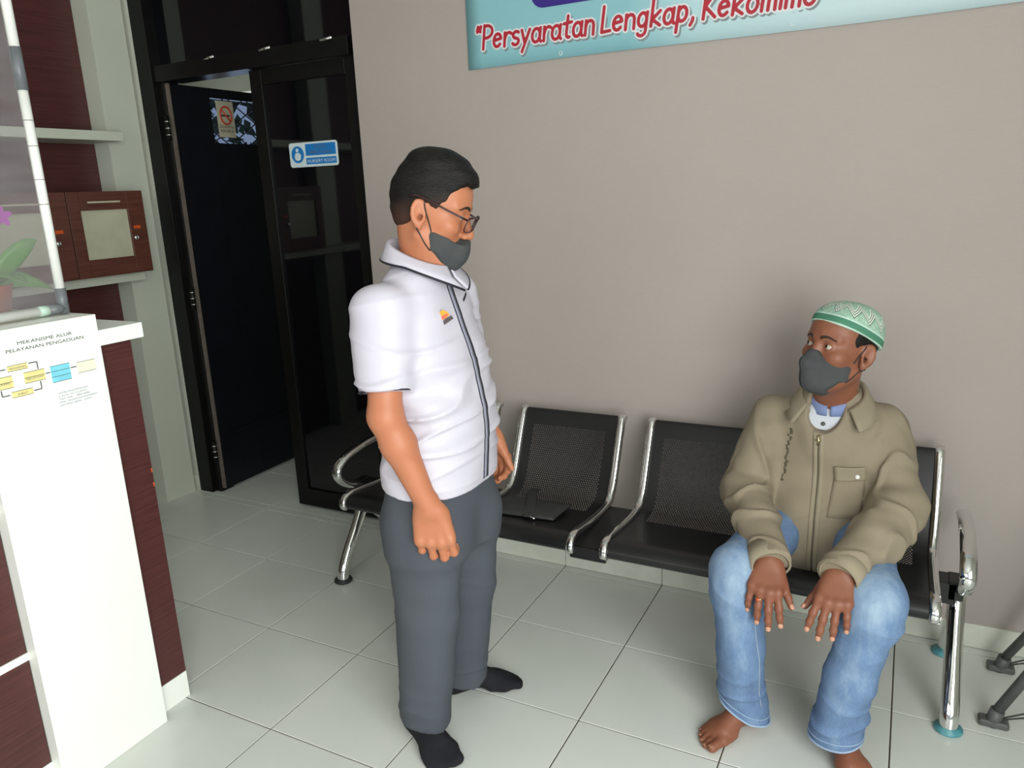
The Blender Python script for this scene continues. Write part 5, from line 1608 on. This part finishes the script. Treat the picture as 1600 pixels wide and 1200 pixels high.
# mask
MKB = mask_sdf(HB, ([0, 0.010, 0.022, 0.040, 0.055, 0.07], [0.010, 0.006, -0.006, -0.018, -0.021, -0.018]), ([0, 0.02, 0.06], [-0.124, -0.120, -0.070]), lambda q: 0.014 + 0.42 * np.maximum(-0.035 - q[:, 2], 0), True)
MKB.disp(lambda P: 0.0005 * wavy(150, 6, (1, 1, 1), 9)(P))
mkb = sculpt('face_mask', MKB, HB.c - 0.15, HB.c + 0.15, 0.0026, MT['mask'], pb, 1)
ear_loops(HB, BB, mkb, pb, [(0.016, -0.018), (0.008, 0.004), (0.0, 0.024), (-0.004, 0.032)], [(0.030, -0.070), (0.016, -0.056), (0.002, -0.040), (-0.006, -0.030)])
seam = []
for t in np.linspace(0, 1, 14):
    u = 0.008 - 0.118 * t
    seam.append(MKB.hit(HB.p(0.20, 0.0, u)[None], -HB.f, 0.25, 0.003)[0] + HB.f * 0.0004)
tube('mask_seam', [tuple(p) for p in seam], 0.0014, MT['mask'], mkb, seg=6)

# jacket
fB, lB = np.array((-0.02, -1.0, 0.0)), np.array((1.0, -0.02, 0.0))
SJ = Sdf()
jx = 0.978
JL = [((jx, -0.285, 0.405), 0.186, 0.180, 0.085), ((jx, -0.262, 0.48), 0.202, 0.212, 0.102), ((jx, -0.248, 0.57), 0.194, 0.182, 0.132), ((jx, -0.242, 0.66), 0.186, 0.126, 0.132),
      ((jx, -0.242, 0.74), 0.186, 0.122, 0.112), ((jx, -0.250, 0.80), 0.176, 0.104, 0.096), ((jx + 0.002, -0.255, 0.845), 0.135, 0.086, 0.082), ((jx + 0.004, -0.258, 0.875), 0.090, 0.074, 0.074), ((jx + 0.005, -0.26, 0.90), 0.072, 0.066, 0.068)]
SJ.add(loft(JL, lB, fB, p=2.35), 0.0)
for S_, E_, W_, q in ((SrB, ErB, WrB, -1), (SlB, ElB, WlB, 1)):
    top = S_ + np.array((-q * 0.012, 0.0, -0.002))
    SJ.add(flatcone(top, E_, fB, (0.080, 0.068), (0.066, 0.062)), 0.03)
    SJ.add(flatcone(E_, E_ + (W_ - E_) * 0.5, lB, (0.064, 0.066), (0.060, 0.060)), 0.02)
    SJ.add(flatcone(E_ + (W_ - E_) * 0.5, W_ + (W_ - E_) * 0.05, lB, (0.060, 0.060), (0.047, 0.043)), 0.015)
    SJ.add(cone(E_ - (W_ - E_) * 0.02, E_ + (W_ - E_) * 0.10, 0.064, 0.064), 0.02)
    SJ.cut(lambda P, c=W_ + (W_ - E_) * 0.05, a=nrm(W_ - E_): np.where(((P - c) @ a > -0.02) & (np.abs((P - c) @ nrm(np.cross(a, (0, 0, 1)))) < 0.09) & (P[:, 1] < -0.5), (P - c) @ a, -1.0), 0.0)
SJ.sub(ell((0.968, -0.365, 0.872), np.eye(3), (0.058, 0.085, 0.084)), 0.006)
SJ.cut(lambda P: 0.412 - P[:, 2], 0.0)
jw1 = wavy(22, 9, (1.2, 0.9, 0.7), 41); jw2 = wavy(46, 9, (0.9, 0.9, 1.0), 42); jw3 = wavy(85, 8, (0.5, 0.6, 1.4), 43); jw4 = ridged(24, 7, (1.3, 1.2, 0.9), 44)
def jdisp(P):
    lowarm = np.clip((-0.28 - P[:, 1]) / 0.1, 0, 1) * np.clip((np.abs(P[:, 0] - jx) - 0.07) / 0.05, 0, 1)
    return -(0.0042 * jw1(P) + 0.0018 * jw2(P) + 0.0016 * jw3(P) * (0.2 + lowarm) + 0.0055 * np.maximum(jw4(P), 0) * (0.75 + lowarm))
SJ.disp(jdisp)
SJ0 = Sdf(); SJ0.ops = [SJ.ops[0]] + [o for o in SJ.ops if o[0] in ('sub', 'disp')]   # the body of the jacket without sleeves, to lay trims on
jk = sculpt('jacket', SJ, (0.66, -0.72, 0.38), (1.28, -0.06, 0.93), 0.0038, MT['khaki'], pb, 2)
# undershirt seen in the neck opening
SU = Sdf(); SU.add(loft([((jx, -0.238, 0.68), 0.15, 0.108, 0.09), ((jx, -0.245, 0.76), 0.15, 0.098, 0.09), ((jx - 0.006, -0.252, 0.81), 0.13, 0.088, 0.08), ((jx - 0.004, -0.256, 0.845), 0.095, 0.080, 0.07), ((jx, -0.258, 0.872), 0.066, 0.070, 0.06)], lB, fB, p=2.3), 0.0)
un = sculpt('undershirt', SU, (0.80, -0.40, 0.68), (1.15, -0.14, 0.88), 0.004, MT['under_white'], pb, 2)
def uprof(ph):
    t = (1 - math.cos(math.radians(ph))) / 2
    e = max(0.0, (abs(ph) - 120) / 52)
    return [(0.0645, 0.850 - 0.008 * t, 0.016 * t), (0.0635, 0.880 - 0.012 * t, 0.015 * t), (0.0625, 0.908 - 0.022 * t - 0.016 * e, 0.012 * t)]
collar_mesh('shirt_collar', (0.980, -0.262), fB, lB, uprof, np.linspace(-176, 176, 61), MT['under_blue'], un, 0.003)
pbn = on_surface(SU, [np.array((0.966, -0.6, 0.818))], (0, 1, 0), 0.0, 0.5)[0]
tube('button', [tuple(pbn), tuple(pbn + np.array((0, -0.003, 0.0008)))], 0.0058, MT['stand_grey'], un, seg=14)
# jacket collar, spread open
def jprof(ph):
    t = (1 - math.cos(math.radians(ph))) / 2
    e = max(0.0, (abs(ph) - 70) / 72)
    top = 0.925 - 0.030 * t - 0.030 * e
    out = 0.090 + 0.020 * e
    return [(0.074 + 0.008 * e, 0.855 - 0.03 * e, 0.004), (0.077 + 0.008 * e, top - 0.006, 0.006), (0.081 + 0.008 * e, top, 0.006), (0.086 + 0.010 * e, top - 0.005, 0.006), (out + 0.008, (top + 0.858) / 2 - 0.02 * e, 0.006), (out + 0.018 + 0.016 * e, 0.856 - 0.036 * e, 0.006)]
jc, JV = collar_mesh('jacket_collar', (0.982, -0.262), fB, lB, jprof, np.linspace(-146, 140, 55), MT['khaki_light'], jk, 0.005)
# zip
zz = np.linspace(0.802, 0.425, 40)
zx = lambda z: 0.958 + (0.802 - z) / 0.377 * 0.012
def jgrid(xs, zs): return [[np.array((x(z) if callable(x) else x, -0.75, z)) for x in xs] for z in zs]
patch('zip_flap', SJ0, jgrid((lambda z: zx(z) - 0.014, lambda z: zx(z) - 0.008, lambda z: zx(z) - 0.002), zz), (0, 1, 0), 0.002, 0.004, MT['khaki_light'], jk, 0.7)
patch('zip_flap', SJ0, jgrid((lambda z: zx(z) + 0.002, lambda z: zx(z) + 0.008, lambda z: zx(z) + 0.014), zz), (0, 1, 0), 0.002, 0.004, MT['khaki_light'], jk, 0.7)
patch('zip_teeth', SJ0, jgrid((lambda z: zx(z) - 0.002, zx, lambda z: zx(z) + 0.002), zz), (0, 1, 0), 0.0012, 0.002, MT['embroider'], jk, 0.7)
zp = on_surface(SJ0, [np.array((zx(z), -0.75, z)) for z in (0.792, 0.778, 0.764)], (0, 1, 0), 0.005, 0.7)
tube('zip_pull', [tuple(p) for p in zp], [0.004, 0.0022, 0.0032], MT['brass'], jk, seg=8)
tube('zip_slider', [tuple(zp[1] + np.array((-0.007, 0, 0))), tuple(zp[1] + np.array((0.007, 0, 0)))], 0.0024, MT['brass'], jk, seg=8)
# breast pocket on his left
def quad_grid(tl, tr_, br_, bl, n=9, m=9):
    tl, tr_, br_, bl = [np.array(p, float) for p in (tl, tr_, br_, bl)]
    G = []
    for i in range(n):
        a = i / (n - 1); row = []
        for j in range(m):
            b = j / (m - 1)
            p = (tl * (1 - b) + tr_ * b) * (1 - a) + (bl * (1 - b) + br_ * b) * a
            row.append(np.array((p[0], -0.75, p[1])))
        G.append(row)
    return G
patch('pocket', SJ0, quad_grid((1.006, 0.688), (1.086, 0.695), (1.082, 0.575), (0.996, 0.575)), (0, 1, 0), 0.003, 0.004, MT['khaki'], jk, 0.7)
patch('pocket_flap', SJ0, quad_grid((1.003, 0.705), (1.088, 0.712), (1.087, 0.672), (1.008, 0.664)), (0, 1, 0), 0.0075, 0.004, MT['khaki_light'], jk, 0.7)
bt = on_surface(SJ0, [np.array((1.064, -0.75, 0.682))], (0, 1, 0), 0.008, 0.7)[0]
tube('snap_button', [tuple(bt), tuple(bt + np.array((0, -0.003, 0.001)))], 0.006, MT['pvc'], jk, seg=14)
# worn vertical embroidery on his right breast
rem = random.Random(5)
for k in range(8):
    z = 0.786 - 0.0195 * k; x = 0.880 - 0.0018 * k
    w = 0.0070
    for q in range(3):                       # short uneven stitches that stack into worn upright letters
        a = rem.uniform(-1, 0.1) * w; b = a + rem.uniform(0.7, 1.3) * w; zc = z + (1 - q) * 0.0062
        patch('embroidery', SJ0, quad_grid((x + a, zc + 0.0028), (x + b, zc + 0.0026), (x + b * 0.9, zc - 0.0030), (x + a, zc - 0.0024), 3, 3), (0, 1, 0), 0.0008, 0.001, MT['embroider'], jk, 0.7)
# cuffs
for E_, W_ in ((ErB, WrB), (ElB, WlB)):
    ax = nrm(W_ - E_); u = nrm(lB - ax * (lB @ ax)); v = np.cross(ax, u)
    L = np.linalg.norm(W_ - E_); c1 = W_ - ax * 0.034; c2 = W_ + ax * 0.026
    V, Fq = [], []
    for i, (c, r) in enumerate(((c1, 1.0), ((c1 + c2) / 2, 1.0), (c2, 0.97), (c2 - ax * 0.003, 0.90))):
        for a in np.linspace(0, 2 * math.pi, 30, endpoint=False):
            w = 1 + 0.02 * math.sin(5 * a + i)
            V.append(c + (u * math.cos(a) * 0.0505 + v * math.sin(a) * 0.0445) * r * w)
    for i in range(3):
        for j in range(30): Fq.append((i * 30 + j, i * 30 + (j + 1) % 30, (i + 1) * 30 + (j + 1) % 30, (i + 1) * 30 + j))
    o = link_mesh('cuff', rel(jk, V), Fq, MT['khaki_light'], jk, True)
    md = o.modifiers.new('thickness', 'SOLIDIFY'); md.thickness = 0.004; md.offset = 0

# jeans
SN = Sdf()
SN.add(ell((0.985, -0.255, 0.508), np.eye(3), (0.175, 0.092, 0.084)), 0.0)
hemBR, hemBL = np.array((0.836, -0.628, 0.060)), np.array((1.064, -0.652, 0.058))
for hip, K, hem, q in ((np.array((0.905, -0.27, 0.512)), KR, hemBR, -1), (np.array((1.065, -0.27, 0.512)), KL, hemBL, 1)):
    SN.add(flatcone(hip, K + np.array((0, 0.025, 0.010)), (1, 0, 0), (0.090, 0.078), (0.064, 0.058)), 0.03)
    SN.add(cone(K + np.array((0, 0.014, 0.0)), K + np.array((0, 0.008, -0.06)), 0.058, 0.060), 0.03)
    mid = K + (hem - K) * 0.55
    SN.add(flatcone(K + np.array((0, 0.01, -0.02)), mid, (1, 0, 0), (0.065, 0.064), (0.062, 0.062)), 0.025)
    SN.add(flatcone(mid, hem - np.array((0, 0, 0.03)), (1, 0, 0), (0.062, 0.062), (0.062, 0.064)), 0.02)
nw1 = wavy(30, 9, (1.1, 1.0, 0.6), 51); nw2 = wavy(70, 9, (0.7, 0.7, 1.3), 52); nw3 = ridged(36, 7, (0.8, 0.8, 1.5), 53)
def ndisp(P):
    ank = np.exp(-((P[:, 2] - 0.12) / 0.07) ** 2); kn = np.exp(-((P[:, 2] - 0.40) / 0.06) ** 2)
    return -(0.0026 * nw1(P) + 0.0016 * nw2(P) * (0.3 + 1.3 * ank + 0.5 * kn) + 0.0052 * np.maximum(nw3(P), 0) * (0.25 + 1.2 * ank + 0.7 * kn))
# hems slope: cut each leg with its own tilted plane
def hem_cut(P):
    r = P[:, 0] < 0.96
    a = 0.060 - P[:, 2] - 0.42 * (P[:, 0] - hemBR[0]) + 0.0 * (P[:, 1] - hemBR[1])
    b = 0.062 - P[:, 2] + 0.10 * (P[:, 0] - hemBL[0])
    return np.where(P[:, 2] < 0.25, np.where(r, a, b), -1.0) * 0.9
SN.disp(ndisp)
SN.cut(hem_cut, 0.0)
SN.cut(lambda P: P[:, 2] - 0.60, 0.0)
def wear(V):
    w = np.zeros(len(V)) + 0.30
    for K, hem, hip in ((KR, hemBR, np.array((0.905, -0.22, 0.498))), (KL, hemBL, np.array((1.065, -0.22, 0.498)))):
        d = np.linalg.norm(V - (K + np.array((0, -0.03, 0.03))), axis=1)
        w += 0.30 * np.exp(-(d / 0.085) ** 2)
        ba = hip - K; t = np.clip(((V - K) @ ba) / (ba @ ba), 0, 1); dl = np.linalg.norm(V - (K + t[:, None] * ba + np.array((0, 0, 0.08))), axis=1)
        w += 0.10 * np.exp(-(dl / 0.05) ** 2)
        ba = hem - K; t = np.clip(((V - K) @ ba) / (ba @ ba), 0, 1); dl = np.linalg.norm(V - (K + t[:, None] * ba + np.array((0, -0.065, 0))), axis=1)
        w += 0.14 * np.exp(-(dl / 0.05) ** 2)
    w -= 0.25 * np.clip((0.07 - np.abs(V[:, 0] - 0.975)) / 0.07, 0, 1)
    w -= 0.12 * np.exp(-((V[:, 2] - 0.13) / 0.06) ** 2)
    return np.stack([w, w, w], 1)
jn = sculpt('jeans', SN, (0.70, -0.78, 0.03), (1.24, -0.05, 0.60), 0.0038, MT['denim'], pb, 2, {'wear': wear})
# turned stitched hem bands
for (hem, sx, sy, base) in ((hemBR, -0.42, 0.0, 0.060), (hemBL, 0.10, 0.0, 0.062)):
    ring_lo, ring_hi = [], []
    for a in np.linspace(0, 2 * math.pi, 40, endpoint=False):
        dd = np.array((math.cos(a), math.sin(a), 0))
        for dz, R in ((0.003, ring_lo), (0.022, ring_hi)):
            z0 = base + dz
            P0 = np.array((hem[0], hem[1], 0)) + dd * 0.14
            # the plane height follows the hem slope
            h = SN.hit(np.array([[P0[0], P0[1], z0 + sx * (hem[0] + dd[0] * 0.064 - hem[0])]]), -dd, 0.14, 0.003)[0]
            R.append(h + dd * 0.0012)
    tube('hem_seam', [tuple(p) for p in ring_lo], 0.0030, MT['denim_seam'], jn, closed=True, seg=6)
    tube('hem_seam', [tuple(p) for p in ring_hi], 0.0014, MT['denim_seam'], jn, closed=True, seg=6)
# inner seam of his right leg
sm = []
for t in np.linspace(0, 1, 26):
    z = 0.40 - 0.30 * t
    c = KR + (hemBR - KR) * ((KR[2] - z) / (KR[2] - hemBR[2]))
    d = nrm((0.80, -0.60, 0))
    sm.append(SN.hit((c + d * 0.15)[None] * np.array((1, 1, 0)) + np.array((0, 0, z)), -d, 0.15, 0.003)[0] + d * 0.0008)
tube('leg_seam', [tuple(p) for p in sm], 0.0011, MT['thread'], jn, seg=6)
